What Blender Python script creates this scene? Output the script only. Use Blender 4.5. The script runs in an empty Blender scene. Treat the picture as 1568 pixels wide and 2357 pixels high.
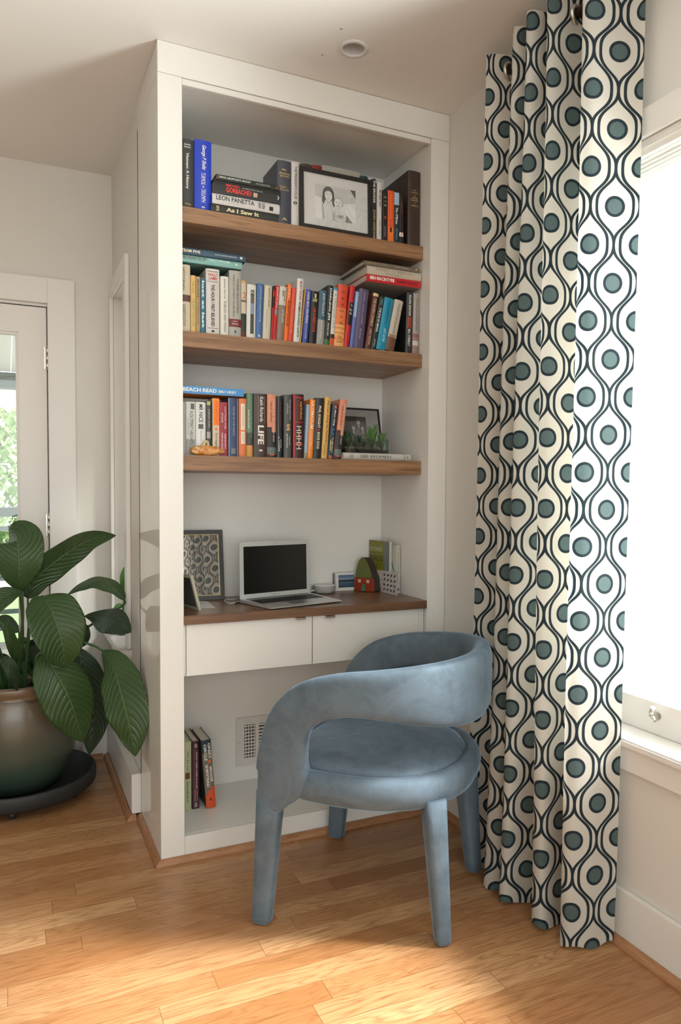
import bpy, bmesh, math, random
from mathutils import Vector, Matrix, noise
random.seed(7)
C = bpy.context.scene.collection
SC = bpy.context.scene
# ------------------------------------------------------------------ camera
CX, CY, CZ = -0.4459, -2.4947, 1.2366
F_PX, PX, PY = 1735.48, 852.29, 1206.30
yaw, pit, rol = [math.radians(a) for a in (25.7581, -2.4005, 0.393)]
fw = Vector((math.sin(yaw)*math.cos(pit), math.cos(yaw)*math.cos(pit), math.sin(pit)))
r0 = Vector((math.cos(yaw), -math.sin(yaw), 0)); u0 = r0.cross(fw)
rt = r0*math.cos(rol)+u0*math.sin(rol); up = -r0*math.sin(rol)+u0*math.cos(rol)
cam = bpy.data.objects.new('camera', bpy.data.cameras.new('camera')); C.objects.link(cam)
cam.matrix_world = Matrix(((rt.x, up.x, -fw.x, CX), (rt.y, up.y, -fw.y, CY), (rt.z, up.z, -fw.z, CZ), (0, 0, 0, 1)))
cam.data.sensor_fit = 'HORIZONTAL'; cam.data.sensor_width = 36
cam.data.lens = F_PX*36/1568
cam.data.shift_x = (784-PX)/1568; cam.data.shift_y = (PY-1178.5)/1568
cam.data.clip_start = 0.02
SC.camera = cam
# ------------------------------------------------------------------ light
SC.view_settings.view_transform = 'Standard'; SC.view_settings.look = 'None'
SC.view_settings.gamma = 1; SC.view_settings.use_curve_mapping = False
SC.view_settings.exposure = 1.34
WORLD = 0.76; AREA_W = 75; AREA_F = 22; AREA_UP = 220; SUN = 6.0
w = bpy.data.worlds.new('world'); SC.world = w; w.use_nodes = True
w.node_tree.nodes['Background'].inputs[0].default_value = (0.98, 1.0, 0.98, 1)
w.node_tree.nodes['Background'].inputs[1].default_value = WORLD
def area(name, loc, target, sx, sy, power, col=(1, 1, 1)):
    l = bpy.data.lights.new(name, 'AREA'); l.shape = 'RECTANGLE'; l.size = sx; l.size_y = sy; l.energy = power; l.color = col
    o = bpy.data.objects.new(name, l); C.objects.link(o); o.location = loc
    o.rotation_euler = (Vector(target)-Vector(loc)).to_track_quat('-Z', 'Y').to_euler(); return o
area('window_daylight', (2.6, -2.2, 2.6), (0.9, -1.5, 1.3), 2.6, 2.2, AREA_W, (0.96, 1.0, 0.99))
area('room_windows_daylight', (-1.0, -6.2, 1.7), (0.2, 0, 1.2), 3.2, 2.2, AREA_F, (0.95, 1.0, 0.94))
area('sunlit_ground_daylight', (2.3, -2.0, -.1), (-.3, -.5, 2.66), 1.8, 1.6, AREA_UP, (0.95, 1.0, 0.96))
sl = bpy.data.lights.new('sun', 'SUN'); sl.energy = SUN; sl.angle = math.radians(13); sl.color = (0.97, 0.98, 0.94)
so = bpy.data.objects.new('sun', sl); C.objects.link(so)
so.rotation_euler = Vector((-0.80, 0.42, -0.95)).to_track_quat('-Z', 'Y').to_euler()

# ------------------------------------------------------------------ helpers
def ray(u, v): return fw+rt*((u-PX)/F_PX)-up*((v-PY)/F_PX)
def at(u, v, ax, val):
    d = ray(u, v); i = 'xyz'.index(ax); c = Vector((CX, CY, CZ)); return c+d*((val-c[i])/d[i])
MATS = {}
def nodes(name):
    m = bpy.data.materials.new(name); m.use_nodes = True; nt = m.node_tree
    return m, nt, nt.nodes['Principled BSDF']
def flat(col, rough=0.5, metal=0.0, key=None, coat=0.0, bump=0.0, bscale=60, sheen=0.0):
    col = tuple(round(c, 4) for c in col)
    k = key or (col, rough, metal, coat, bump)
    if k in MATS: return MATS[k]
    m, nt, b = nodes('surface_%d' % len(MATS) if not key else key)
    tc = nt.nodes.new('ShaderNodeTexCoord'); n = nt.nodes.new('ShaderNodeTexNoise'); n.inputs['Scale'].default_value = bscale
    nt.links.new(tc.outputs['Object'], n.inputs['Vector'])
    mx = nt.nodes.new('ShaderNodeMix'); mx.data_type = 'RGBA'
    mx.inputs['A'].default_value = (*[c*0.94 for c in col], 1); mx.inputs['B'].default_value = (*[min(1, c*1.06) for c in col], 1)
    nt.links.new(n.outputs['Fac'], mx.inputs['Factor']); nt.links.new(mx.outputs['Result'], b.inputs['Base Color'])
    b.inputs['Roughness'].default_value = rough; b.inputs['Metallic'].default_value = metal
    b.inputs['Coat Weight'].default_value = coat; b.inputs['Sheen Weight'].default_value = sheen
    if bump:
        bp = nt.nodes.new('ShaderNodeBump'); bp.inputs['Strength'].default_value = bump; bp.inputs['Distance'].default_value = 0.002
        nt.links.new(n.outputs['Fac'], bp.inputs['Height']); nt.links.new(bp.outputs['Normal'], b.inputs['Normal'])
    MATS[k] = m; return m
def srgb(r, g, b):
    f = lambda c: (c/255/12.92) if c/255 <= 0.04045 else ((c/255+0.055)/1.055)**2.4
    return (f(r), f(g), f(b))
class X:                       # tiny node maths
    def __init__(s, nt, sock): s.nt, s.s = nt, sock
    def op(s, o, b=None, c=None):
        n = s.nt.nodes.new('ShaderNodeMath'); n.operation = o
        for i, q in enumerate((s, b, c)):
            if q is None: continue
            if isinstance(q, X): s.nt.links.new(q.s, n.inputs[i])
            else: n.inputs[i].default_value = q
        return X(s.nt, n.outputs[0])
    def __add__(s, b): return s.op('ADD', b)
    def __sub__(s, b): return s.op('SUBTRACT', b)
    def __mul__(s, b): return s.op('MULTIPLY', b)
    def __truediv__(s, b): return s.op('DIVIDE', b)
def ramp_mask(x, k): 
    r = (x*k+0.5).op('MINIMUM', 1.0).op('MAXIMUM', 0.0); return r
def mixc(nt, fac, a, b):
    n = nt.nodes.new('ShaderNodeMix'); n.data_type = 'RGBA'
    if isinstance(fac, X): nt.links.new(fac.s, n.inputs['Factor'])
    else: n.inputs['Factor'].default_value = fac
    for k, q in (('A', a), ('B', b)):
        if isinstance(q, tuple): n.inputs[k].default_value = (*q[:3], 1)
        else: nt.links.new(q, n.inputs[k])
    return n.outputs['Result']
def texc(nt, kind='Object', scale=(1, 1, 1), rot=(0, 0, 0)):
    tc = nt.nodes.new('ShaderNodeTexCoord'); mp = nt.nodes.new('ShaderNodeMapping')
    mp.inputs['Scale'].default_value = scale; mp.inputs['Rotation'].default_value = rot
    nt.links.new(tc.outputs[kind], mp.inputs['Vector']); return mp.outputs['Vector']
def noise_n(nt, vec, scale, detail=4, rough=0.55, dist=0):
    n = nt.nodes.new('ShaderNodeTexNoise'); nt.links.new(vec, n.inputs['Vector'])
    n.inputs['Scale'].default_value = scale; n.inputs['Detail'].default_value = detail
    n.inputs['Roughness'].default_value = rough; n.inputs['Distortion'].default_value = dist; return n.outputs['Fac']
def bump(nt, b, h, st=0.2, dist=0.002):
    bp = nt.nodes.new('ShaderNodeBump'); bp.inputs['Strength'].default_value = st; bp.inputs['Distance'].default_value = dist
    nt.links.new(h, bp.inputs['Height']); nt.links.new(bp.outputs['Normal'], b.inputs['Normal'])

def mk(name, bm, mats, parent=None, smooth=False, bev=0, kind=None):
    me = bpy.data.meshes.new(name)
    if bev: bmesh.ops.bevel(bm, geom=[e for e in bm.edges if len(e.link_faces) == 2 and e.calc_face_angle(0) > 0.6], offset=bev, segments=2, affect='EDGES', clamp_overlap=True)
    bmesh.ops.recalc_face_normals(bm, faces=bm.faces); bm.normal_update(); bm.to_mesh(me); bm.free()
    for m in (mats if isinstance(mats, (list, tuple)) else [mats]): me.materials.append(m)
    if smooth:
        for p in me.polygons: p.use_smooth = True
    o = bpy.data.objects.new(name, me); C.objects.link(o)
    if parent: o.parent = parent
    if kind: o['kind'] = kind
    return o
def wmat(o):
    if o is None: return Matrix.Identity(4)
    return wmat(o.parent) @ o.matrix_parent_inverse @ (Matrix.LocRotScale(o.location, o.rotation_euler, o.scale))
def pa(o, p, P=None):          # o is built in world coordinates; keep it there under its parent
    o.parent = p; o.matrix_parent_inverse = wmat(p).inverted(); return o
def empty(name, loc=(0, 0, 0), rot=(0, 0, 0)):
    o = bpy.data.objects.new(name, None); C.objects.link(o); o.location = loc; o.rotation_euler = rot
    o.empty_display_size = 0.05; return o
def tag(o, label, cat, group=None):
    o['label'] = label; o['category'] = cat
    if group: o['group'] = group
    return o
def B(bm, x0, x1, y0, y1, z0, z1, mi=0, M=None):
    co = [(x, y, z) for x in (x0, x1) for y in (y0, y1) for z in (z0, z1)]
    vs = [bm.verts.new(M @ Vector(c) if M else c) for c in co]
    for f in ((0, 1, 3, 2), (4, 6, 7, 5), (0, 4, 5, 1), (2, 3, 7, 6), (0, 2, 6, 4), (1, 5, 7, 3)):
        fc = bm.faces.new([vs[i] for i in f]); fc.material_index = mi
    return vs
def box(name, x0, x1, y0, y1, z0, z1, m, parent=None, bev=0, kind=None):
    bm = bmesh.new(); B(bm, x0, x1, y0, y1, z0, z1); bmesh.ops.recalc_face_normals(bm, faces=bm.faces)
    return mk(name, bm, m, parent, bev=bev, kind=kind)
def poly(bm, pts, mi=0):
    f = bm.faces.new([bm.verts.new(p) for p in pts]); f.material_index = mi; return f
def tube(bm, pts, rad, n=10, mi=0, cap=True, flat_=1.0):
    pts = [Vector(p) for p in pts]; rings = []
    for i, p in enumerate(pts):
        t = (pts[min(i+1, len(pts)-1)]-pts[max(i-1, 0)]).normalized()
        a = Vector((0, 0, 1)) if abs(t.z) < 0.9 else Vector((1, 0, 0))
        s = t.cross(a).normalized(); q = s.cross(t).normalized()
        r = rad[i] if isinstance(rad, (list, tuple)) else rad
        rings.append([bm.verts.new(p+s*r*math.cos(2*math.pi*k/n)+q*r*flat_*math.sin(2*math.pi*k/n)) for k in range(n)])
    for a, b in zip(rings, rings[1:]):
        for k in range(n):
            f = bm.faces.new((a[k], a[(k+1) % n], b[(k+1) % n], b[k])); f.material_index = mi; f.smooth = True
    if cap:
        bm.faces.new(rings[0][::-1]).material_index = mi; bm.faces.new(rings[-1]).material_index = mi
def lathe(bm, prof, n=48, mi=0, c=(0, 0, 0), sup=None):
    rings = []
    for r, z in prof:
        ring = []
        for k in range(n):
            a = 2*math.pi*k/n; x, y = math.cos(a), math.sin(a)
            if sup: x, y = sup(x, y)
            ring.append(bm.verts.new((c[0]+r*x, c[1]+r*y, c[2]+z)))
        rings.append(ring)
    for a, b in zip(rings, rings[1:]):
        for k in range(n):
            f = bm.faces.new((a[k], a[(k+1) % n], b[(k+1) % n], b[k])); f.material_index = mi; f.smooth = True
    for rg, rr in ((rings[0], prof[0][0]), (rings[-1], prof[-1][0])):
        if rr < .0211:
            try: bm.faces.new(rg).material_index = mi
            except ValueError: pass
def catmull(P, n):
    P = [Vector(p) for p in P]; out = []
    Q = [P[0]*2-P[1]]+P+[P[-1]*2-P[-2]]
    for i in range(1, len(Q)-2):
        for k in range(n):
            t = k/n; a, b, c, d = Q[i-1], Q[i], Q[i+1], Q[i+2]
            out.append(0.5*((2*b)+(c-a)*t+(2*a-5*b+4*c-d)*t*t+(3*b-a-3*c+d)*t**3))
    out.append(P[-1]); return out
# text: glyph polygons fitted to a box (x0,x1,z0,z1) on the plane y; 'v' reads top to bottom
TXT = {}
def glyphs(s, bold=0.0, shear=0.0):
    k = (s, bold, shear)
    if k in TXT: return TXT[k]
    cu = bpy.data.curves.new('t', 'FONT'); cu.body = s; cu.offset = bold; cu.shear = shear; cu.resolution_u = 2
    cu.fill_mode = 'FRONT'
    o = bpy.data.objects.new('t', cu); C.objects.link(o)
    me = bpy.data.meshes.new_from_object(o.evaluated_get(bpy.context.evaluated_depsgraph_get()))
    V = [(v.co.x, v.co.y) for v in me.vertices]; F = [tuple(p.vertices) for p in me.polygons]
    bpy.data.objects.remove(o); bpy.data.curves.remove(cu); bpy.data.meshes.remove(me)
    TXT[k] = (V, F); return TXT[k]
def text(bm, s, x0, x1, z0, z1, y, mode='v', mi=1, bold=0.02, shear=0.0, M=None):
    V, F = glyphs(s, bold, shear)
    if not V: return
    a0, a1 = min(v[0] for v in V), max(v[0] for v in V); b0, b1 = min(v[1] for v in V), max(v[1] for v in V)
    vs = []
    for a, b in V:
        p = (a-a0)/(a1-a0); q = (b-b0)/(b1-b0)
        if mode == 'v': co = Vector((x0+q*(x1-x0), y, z1-p*(z1-z0)))
        else: co = Vector((x0+p*(x1-x0), y, z0+q*(z1-z0)))
        vs.append(bm.verts.new(M @ co if M else co))
    for f in F:
        try: bm.faces.new([vs[i] for i in f]).material_index = mi
        except ValueError: pass

# ------------------------------------------------------------------ materials
def paint(name, col, rough=0.6, b=0.04):
    m, nt, p = nodes(name); v = texc(nt); n = noise_n(nt, v, 90, 3)
    n2 = noise_n(nt, v, 1.3, 2)
    nt.links.new(mixc(nt, X(nt, n2), tuple(c*0.98 for c in col), col), p.inputs['Base Color'])
    p.inputs['Roughness'].default_value = rough; bump(nt, p, n, b, 0.001); return m
wall_m = paint('wall_paint', (0.67, 0.65, 0.61)); ceil_m = paint('ceiling_paint', (0.80, 0.79, 0.765), 0.8)
trim_m = paint('trim_paint', (0.74, 0.72, 0.69), 0.35, 0.02)
lacq, nt_, p_ = nodes('white_lacquer'); p_.inputs['Base Color'].default_value = (0.76, 0.75, 0.715, 1); p_.inputs['Roughness'].default_value = 0.5
p_.inputs['Coat Weight'].default_value = 0.7; p_.inputs['Coat Roughness'].default_value = 0.03; p_.inputs['Coat IOR'].default_value = 1.4
bump(nt_, p_, noise_n(nt_, texc(nt_), 2.2, 1), 0.05, 0.004)
lacq_in, nt_, p_ = nodes('white_lacquer_inner'); p_.inputs['Base Color'].default_value = (0.74, 0.73, 0.70, 1); p_.inputs['Roughness'].default_value = 0.45
p_.inputs['Coat Weight'].default_value = 0.5; p_.inputs['Coat Roughness'].default_value = 0.12
bump(nt_, p_, noise_n(nt_, texc(nt_), 2.2, 1), 0.05, 0.004)
def wood(name, c1, c2, c3, axis_scale, rough=0.42, coat=0.1):
    m, nt, p = nodes(name); v = texc(nt, scale=axis_scale)
    a = noise_n(nt, v, 1.0, 6, 0.6, 0.6); b = noise_n(nt, v, 5.0, 4, 0.6)
    base = mixc(nt, ramp_mask(X(nt, a)-0.5, 3.2), c1, c2)
    fin = mixc(nt, ramp_mask(X(nt, b)-0.62, 5)*0.6, base, c3)
    nt.links.new(fin, p.inputs['Base Color']); p.inputs['Roughness'].default_value = rough; p.inputs['Coat Weight'].default_value = coat
    p.inputs['Coat Roughness'].default_value = 0.25
    bump(nt, p, b, 0.06, 0.001); return m
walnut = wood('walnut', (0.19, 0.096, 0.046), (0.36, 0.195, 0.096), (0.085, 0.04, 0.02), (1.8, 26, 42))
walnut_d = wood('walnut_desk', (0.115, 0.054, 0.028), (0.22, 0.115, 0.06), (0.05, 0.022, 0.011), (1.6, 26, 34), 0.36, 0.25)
oak_trim = wood('oak_trim', (0.30, 0.135, 0.06), (0.42, 0.21, 0.10), (0.2, 0.08, 0.03), (6, 6, 40), 0.4)
def floor_material():
    m, nt, p = nodes('oak_strip_floor')
    tc = nt.nodes.new('ShaderNodeTexCoord'); sp = nt.nodes.new('ShaderNodeSeparateXYZ'); nt.links.new(tc.outputs['Object'], sp.inputs[0])
    x, y = X(nt, sp.outputs[0]), X(nt, sp.outputs[1])
    def white(a, b):
        cb = nt.nodes.new('ShaderNodeCombineXYZ'); nt.links.new(a.s, cb.inputs[0])
        if b is not None: nt.links.new(b.s, cb.inputs[1])
        wn = nt.nodes.new('ShaderNodeTexWhiteNoise'); wn.noise_dimensions = '3D'; nt.links.new(cb.outputs[0], wn.inputs['Vector']); return wn
    PW, PL = 0.0765, 0.74
    ry = (y+0.003)/PW; row = ry.op('FLOOR'); fy = ry.op('FRACT')
    off = X(nt, white(row+0.5, None).outputs['Value'])*PL*3
    rx = (x+off)/PL; colx = rx.op('FLOOR'); fx = rx.op('FRACT')
    wn = white(row+0.5, colx+0.5); idv = X(nt, wn.outputs['Value'])
    sc = nt.nodes.new('ShaderNodeSeparateColor'); nt.links.new(wn.outputs['Color'], sc.inputs[0]); id2 = X(nt, sc.outputs[1]); id3 = X(nt, sc.outputs[2])
    cb = nt.nodes.new('ShaderNodeCombineXYZ')
    nt.links.new((x*1.5+idv*37).s, cb.inputs[0]); nt.links.new((y*15+id2*53).s, cb.inputs[1]); nt.links.new((id3*9).s, cb.inputs[2])
    # cathedral grain: distorted rings
    n1 = X(nt, noise_n(nt, cb.outputs[0], 1.0, 3, 0.5, 0.4))
    rings = (n1*(id2*16+9)).op('FRACT'); rings = ((rings-0.5).op('ABSOLUTE')*2).op('POWER', 2.2)
    cb2 = nt.nodes.new('ShaderNodeCombineXYZ')
    nt.links.new((x*9+idv*37).s, cb2.inputs[0]); nt.links.new((y*190+id2*53).s, cb2.inputs[1])
    fine = X(nt, noise_n(nt, cb2.outputs[0], 1.0, 3, 0.6))
    base = mixc(nt, ramp_mask(idv-0.5, 1.0), (0.37, 0.172, 0.066), (0.55, 0.320, 0.155))
    base = mixc(nt, ramp_mask(id3-0.72, 4)*0.55, base, (0.34, 0.142, 0.050))
    g = rings*0.48+ramp_mask(fine-0.56, 4)*0.40
    base = mixc(nt, g, base, (0.22, 0.085, 0.026))
    sy = ramp_mask((fy-0.5).op('ABSOLUTE')-0.4915, 300); sx = ramp_mask((fx-0.5).op('ABSOLUTE')-0.4988, 1500)
    seam = sy.op('MAXIMUM', sx)
    base = mixc(nt, seam*0.62, base, (0.10, 0.04, 0.014))
    nt.links.new(base, p.inputs['Base Color'])
    p.inputs['Roughness'].default_value = 0.33; p.inputs['Coat Weight'].default_value = 0.15; p.inputs['Coat Roughness'].default_value = 0.2
    h = fine*0.3-seam
    bump(nt, p, h.s, 0.12, 0.0012)
    return m
floor_m = floor_material()
steel = flat((0.62, 0.60, 0.56), 0.32, 1.0, 'brushed_steel', bscale=200)
bronze = flat((0.14, 0.10, 0.075), 0.38, 0.85, 'oil_rubbed_bronze')
black_pl = flat((0.018, 0.018, 0.02), 0.45, key='black_plastic')
dark_rub = flat((0.02, 0.021, 0.022), 0.6, key='dark_resin', bump=0.2, bscale=120)
paper_m = flat(srgb(206, 200, 186), 0.85, key='book_paper', bscale=400)
white_pl = flat((0.70, 0.70, 0.69), 0.4, key='white_plastic')
alu = flat((0.60, 0.61, 0.60), 0.35, 0.55, 'aluminium')
def glass_material(name, tint=(1, 1, 1), refl=0.07, rough=0.0):
    m = bpy.data.materials.new(name); m.use_nodes = True; nt = m.node_tree; nt.nodes.remove(nt.nodes['Principled BSDF'])
    t = nt.nodes.new('ShaderNodeBsdfTransparent'); t.inputs[0].default_value = (*tint, 1)
    g = nt.nodes.new('ShaderNodeBsdfGlossy'); g.inputs['Roughness'].default_value = rough
    lw = nt.nodes.new('ShaderNodeLayerWeight'); lw.inputs[0].default_value = 0.35
    f = X(nt, lw.outputs['Fresnel'])*0.25+refl
    mx = nt.nodes.new('ShaderNodeMixShader'); nt.links.new(f.s, mx.inputs[0]); nt.links.new(t.outputs[0], mx.inputs[1]); nt.links.new(g.outputs[0], mx.inputs[2])
    nt.links.new(mx.outputs[0], nt.nodes['Material Output'].inputs[0]); return m
glass = glass_material('clear_glass', (1, 1, 1), 0.035)
frame_glass = glass_material('picture_glass', (1, 1, 1), 0.05); desk_glass = glass_material('desk_picture_glass', (1, 1, 1), 0.34)

# ------------------------------------------------------------------ room
W, H, D, YB = 1.0802, 2.662, 0.3985, 1.16
XL, YF = -3.3, -6.0
box('floor', XL-.15, W+.15, YF-.1, YB+.13, -.05, 0, floor_m, kind='structure')
# ceiling with the hole of the recessed light
LC = (0.577, -0.228); bm = bmesh.new(); hs = 0.08; n = 48
ring = []; sq = []
for k in range(n):
    a = 2*math.pi*(k+.5)/n; x, y = math.cos(a), math.sin(a); q = max(abs(x), abs(y))
    ring.append(bm.verts.new((LC[0]+.040*x, LC[1]+.040*y, H))); sq.append(bm.verts.new((LC[0]+hs*x/q, LC[1]+hs*y/q, H)))
for k in range(n): bm.faces.new((ring[k], sq[k], sq[(k+1) % n], ring[(k+1) % n]))
x0, x1, y0, y1 = XL-.15, W+.15, YF-.1, YB+.13
for q in ((x0, LC[0]-hs, y0, y1), (LC[0]+hs, x1, y0, y1), (LC[0]-hs, LC[0]+hs, y0, LC[1]-hs), (LC[0]-hs, LC[0]+hs, LC[1]+hs, y1)):
    poly(bm, [(q[0], q[2], H), (q[1], q[2], H), (q[1], q[3], H), (q[0], q[3], H)])
for q in ((x0, LC[0]-hs, y0, y1), (LC[0]+hs, x1, y0, y1), (LC[0]-hs, LC[0]+hs, y0, LC[1]-hs), (LC[0]-hs, LC[0]+hs, LC[1]+hs, y1)):
    poly(bm, [(q[0], q[2], H+.12), (q[1], q[2], H+.12), (q[1], q[3], H+.12), (q[0], q[3], H+.12)])
poly(bm, [(LC[0]-hs, LC[1]-hs, H+.12), (LC[0]+hs, LC[1]-hs, H+.12), (LC[0]+hs, LC[1]+hs, H+.12), (LC[0]-hs, LC[1]+hs, H+.12)])
mk('ceiling', bm, ceil_m, kind='structure')
def wall_with_hole(name, axis, p0, p1, a0, a1, h0, h1, z0, z1, m=wall_m):
    bm = bmesh.new()
    def bb(a, b, c, d):
        if axis == 'x': B(bm, p0, p1, a, b, c, d)
        else: B(bm, a, b, p0, p1, c, d)
    bb(a0, h0, 0, H); bb(h1, a1, 0, H)
    if z0 > 0: bb(h0, h1, 0, z0)
    bb(h0, h1, z1, H)
    bmesh.ops.recalc_face_normals(bm, faces=bm.faces); return mk(name, bm, m, kind='structure')
WY0, WY1, WZ0, WZ1 = -3.1, -0.72, 0.575, 2.17
wall_with_hole('wall_right', 'x', W, W+.13, YF, .42, WY0, WY1, WZ0, WZ1)
box('wall_nook', .141, W+.0, .4195, .52, 0, H, wall_m, kind='structure')
box('wall_left', XL-.13, XL, YF, YB+.13, 0, H, wall_m, kind='structure')
DX0, DX1, DZ1 = -1.19, -.262, 2.058
wall_with_hole('wall_back', 'y', YB, YB+.13, XL, 0.14, DX0, DX1, 0, DZ1)
wall_with_hole('wall_alcove', 'x', 0.001, .14, D+.0002, YB-.001, .70, 1.125, .585, 2.105)
# base boards and shoe mouldings
def shoe(name, pts, mat=oak_trim):
    bm = bmesh.new(); pr = [(0, 0), (.02, 0), (.0195, .006), (.016, .013), (.010, .018), (.003, .021), (0, .021)]
    P = [Vector((*p, 0)) for p in pts]; rings = []
    for i, p in enumerate(P):
        d1 = (P[i]-P[i-1]).normalized() if i else (P[1]-P[0]).normalized()
        d2 = (P[i+1]-P[i]).normalized() if i < len(P)-1 else d1
        n1 = Vector((d1.y, -d1.x, 0)); n2 = Vector((d2.y, -d2.x, 0)); n_ = (n1+n2).normalized(); n_ = n_/max(.3, n_.dot(n1))
        rings.append([bm.verts.new(p+n_*a+Vector((0, 0, b+.0005))) for a, b in pr])
    for a, b in zip(rings, rings[1:]):
        for k in range(len(pr)): bm.faces.new((a[k], b[k], b[(k+1) % len(pr)], a[(k+1) % len(pr)]))
    bm.faces.new(rings[0]); bm.faces.new(rings[-1][::-1]); bmesh.ops.recalc_face_normals(bm, faces=bm.faces)
    return mk(name, bm, mat, kind='structure')
shoe('trim_1', [(-.0005, D+.002), (-.0005, -.0005), (W-.0005, -.0005)])
shoe('trim_2', [(-.0355, YB-.014), (-.0355, D+.003), (-.021, D+.003)])
shoe('trim_3', [(DX1+.14, YB-.0135), (-.057, YB-.0135)])
shoe('trim_4', [(W-.0165, -.022), (W-.0165, YF+.1)])
def baseboard(name, x0, x1, y0, y1, h): return box(name, x0, x1, y0, y1, .0005, h, trim_m, bev=.003, kind='structure')
box('baseboard_right', W-.016, W-.0002, YF+.02, -.002, .0005, .150, trim_m, bev=.002, kind='structure')
box('baseboard_alcove', -.035, .0005, D+.003, YB-.014, .022, .172, trim_m, bev=.002, kind='structure')
box('baseboard_back', DX1+.115, -.0365, YB-.013, YB-.0002, .0005, .15, trim_m, bev=.002, kind='structure')

# ---- right window
win = empty('window_1', (W, -2, .575)); win['kind'] = 'structure'
def wbox(name, x0, x1, y0, y1, z0, z1, m=trim_m, bev=.002, parent=None):
    o = box(name, x0, x1, y0, y1, z0, z1, m, None, bev); return pa(o, parent or win)
wbox('casing', W-.018, W, WY0-.09, WY1+.09, WZ1, WZ1+.072)
wbox('casing', W-.018, W, WY1, WY1+.09, WZ0+.002, WZ1)
wbox('casing', W-.018, W, WY0-.09, WY0, WZ0+.002, WZ1)
wbox('sill', W-.035, W+.10, WY0-.11, WY1+.11, WZ0-.022, WZ0+.001, bev=.005)
wbox('apron', W-.018, W, WY0-.09, WY1+.09, WZ0-.09, WZ0-.022)
fr = W+.075
wbox('jamb', W-.002, W+.128, WY1-.02, WY1, WZ0, WZ1); wbox('jamb', W-.002, W+.128, WY0, WY0+.02, WZ0, WZ1)
wbox('head_jamb', W-.002, W+.128, WY0+.02, WY1-.02, WZ1-.02, WZ1)
for (a, b) in ((WY0+.02, WY0+1.10), (WY0+1.14, WY1-.02)):
    bm = bmesh.new(); t = .065
    B(bm, fr, fr+.045, a, b, WZ0+.002, WZ0+.09); B(bm, fr, fr+.045, a, b, WZ1-.07, WZ1-.022)
    B(bm, fr, fr+.045, a, a+t, WZ0+.09, WZ1-.07); B(bm, fr, fr+.045, b-t, b, WZ0+.09, WZ1-.07)
    o = mk('sash', bm, trim_m, bev=.003); pa(o, win)
    bm = bmesh.new(); B(bm, fr+.02, fr+.026, a+t-.01, b-t+.01, WZ0+.08, WZ1-.06)
    g = mk('glass', bm, glass); pa(g, o)
bm = bmesh.new()
for k in range(9):
    zc_ = WZ1-.030-k*.0115
    for (xa, xb, za, zb_) in ((W+.030, W+.046, zc_, zc_-.0055), (W+.046, W+.030, zc_-.0055, zc_-.0115)):
        poly(bm, [(xa, WY0+.025, za), (xa, WY1-.025, za), (xb, WY1-.025, zb_), (xb, WY0+.025, zb_)])
B(bm, W+.026, W+.052, WY0+.025, WY1-.025, WZ1-.146, WZ1-.134)
shm = bpy.data.materials.new('shade_fabric'); shm.use_nodes = True; nt_ = shm.node_tree; tr_ = nt_.nodes.new('ShaderNodeBsdfTranslucent'); tr_.inputs[0].default_value = (.85, .85, .82, 1)
mx_ = nt_.nodes.new('ShaderNodeMixShader'); mx_.inputs[0].default_value = .6; nt_.nodes['Principled BSDF'].inputs['Base Color'].default_value = (.8, .8, .77, 1)
nt_.links.new(nt_.nodes['Principled BSDF'].outputs[0], mx_.inputs[1]); nt_.links.new(tr_.outputs[0], mx_.inputs[2]); nt_.links.new(mx_.outputs[0], nt_.nodes['Material Output'].inputs[0])
pa(mk('raised_shade', bm, shm), win)
wbox('mullion', W+.0, W+.128, WY0+1.10, WY0+1.14, WZ0+.002, WZ1-.02)
bm = bmesh.new(); tube(bm, [(fr, -1.0, WZ0+.055), (fr-.018, -1.0, WZ0+.06), (fr-.026, -1.004, WZ0+.07), (fr-.03, -1.01, WZ0+.085)], [.011, .010, .009, .007], 12)
tube(bm, [(fr-.027, -1.0, WZ0+.062), (fr-.03, -1.018, WZ0+.05)], .006, 8)
o = mk('crank_handle', bm, steel); pa(o, win)

# ---- window in the alcove wall
w2 = empty('window_2', (.0, .94, .58)); w2['kind'] = 'structure'
def w2box(name, *a, m=trim_m, bev=.0015): return wbox(name, *a, m, bev, w2)
w2box('casing', -.016, .0, .635, .70, .60, 2.17); w2box('casing', -.016, .0, 1.125, 1.158, .60, 2.17)
w2box('casing', -.016, .0, .70, 1.125, 2.105, 2.17)
w2box('sill', -.05, .09, .625, 1.155, .572, .598, bev=.003)
w2box('apron', -.016, .0, .635, 1.155, .50, .572)
bm = bmesh.new(); B(bm, .09, .12, .70, 1.125, .60, .65); B(bm, .09, .12, .70, 1.125, 2.05, 2.105); B(bm, .09, .12, .70, .745, .65, 2.05); B(bm, .09, .12, 1.08, 1.125, .65, 2.05)
o = mk('sash', bm, trim_m, bev=.002); pa(o, w2)
bm = bmesh.new(); B(bm, .103, .107, .735, 1.09, .64, 2.06); g = mk('glass', bm, glass); pa(g, o)

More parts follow.
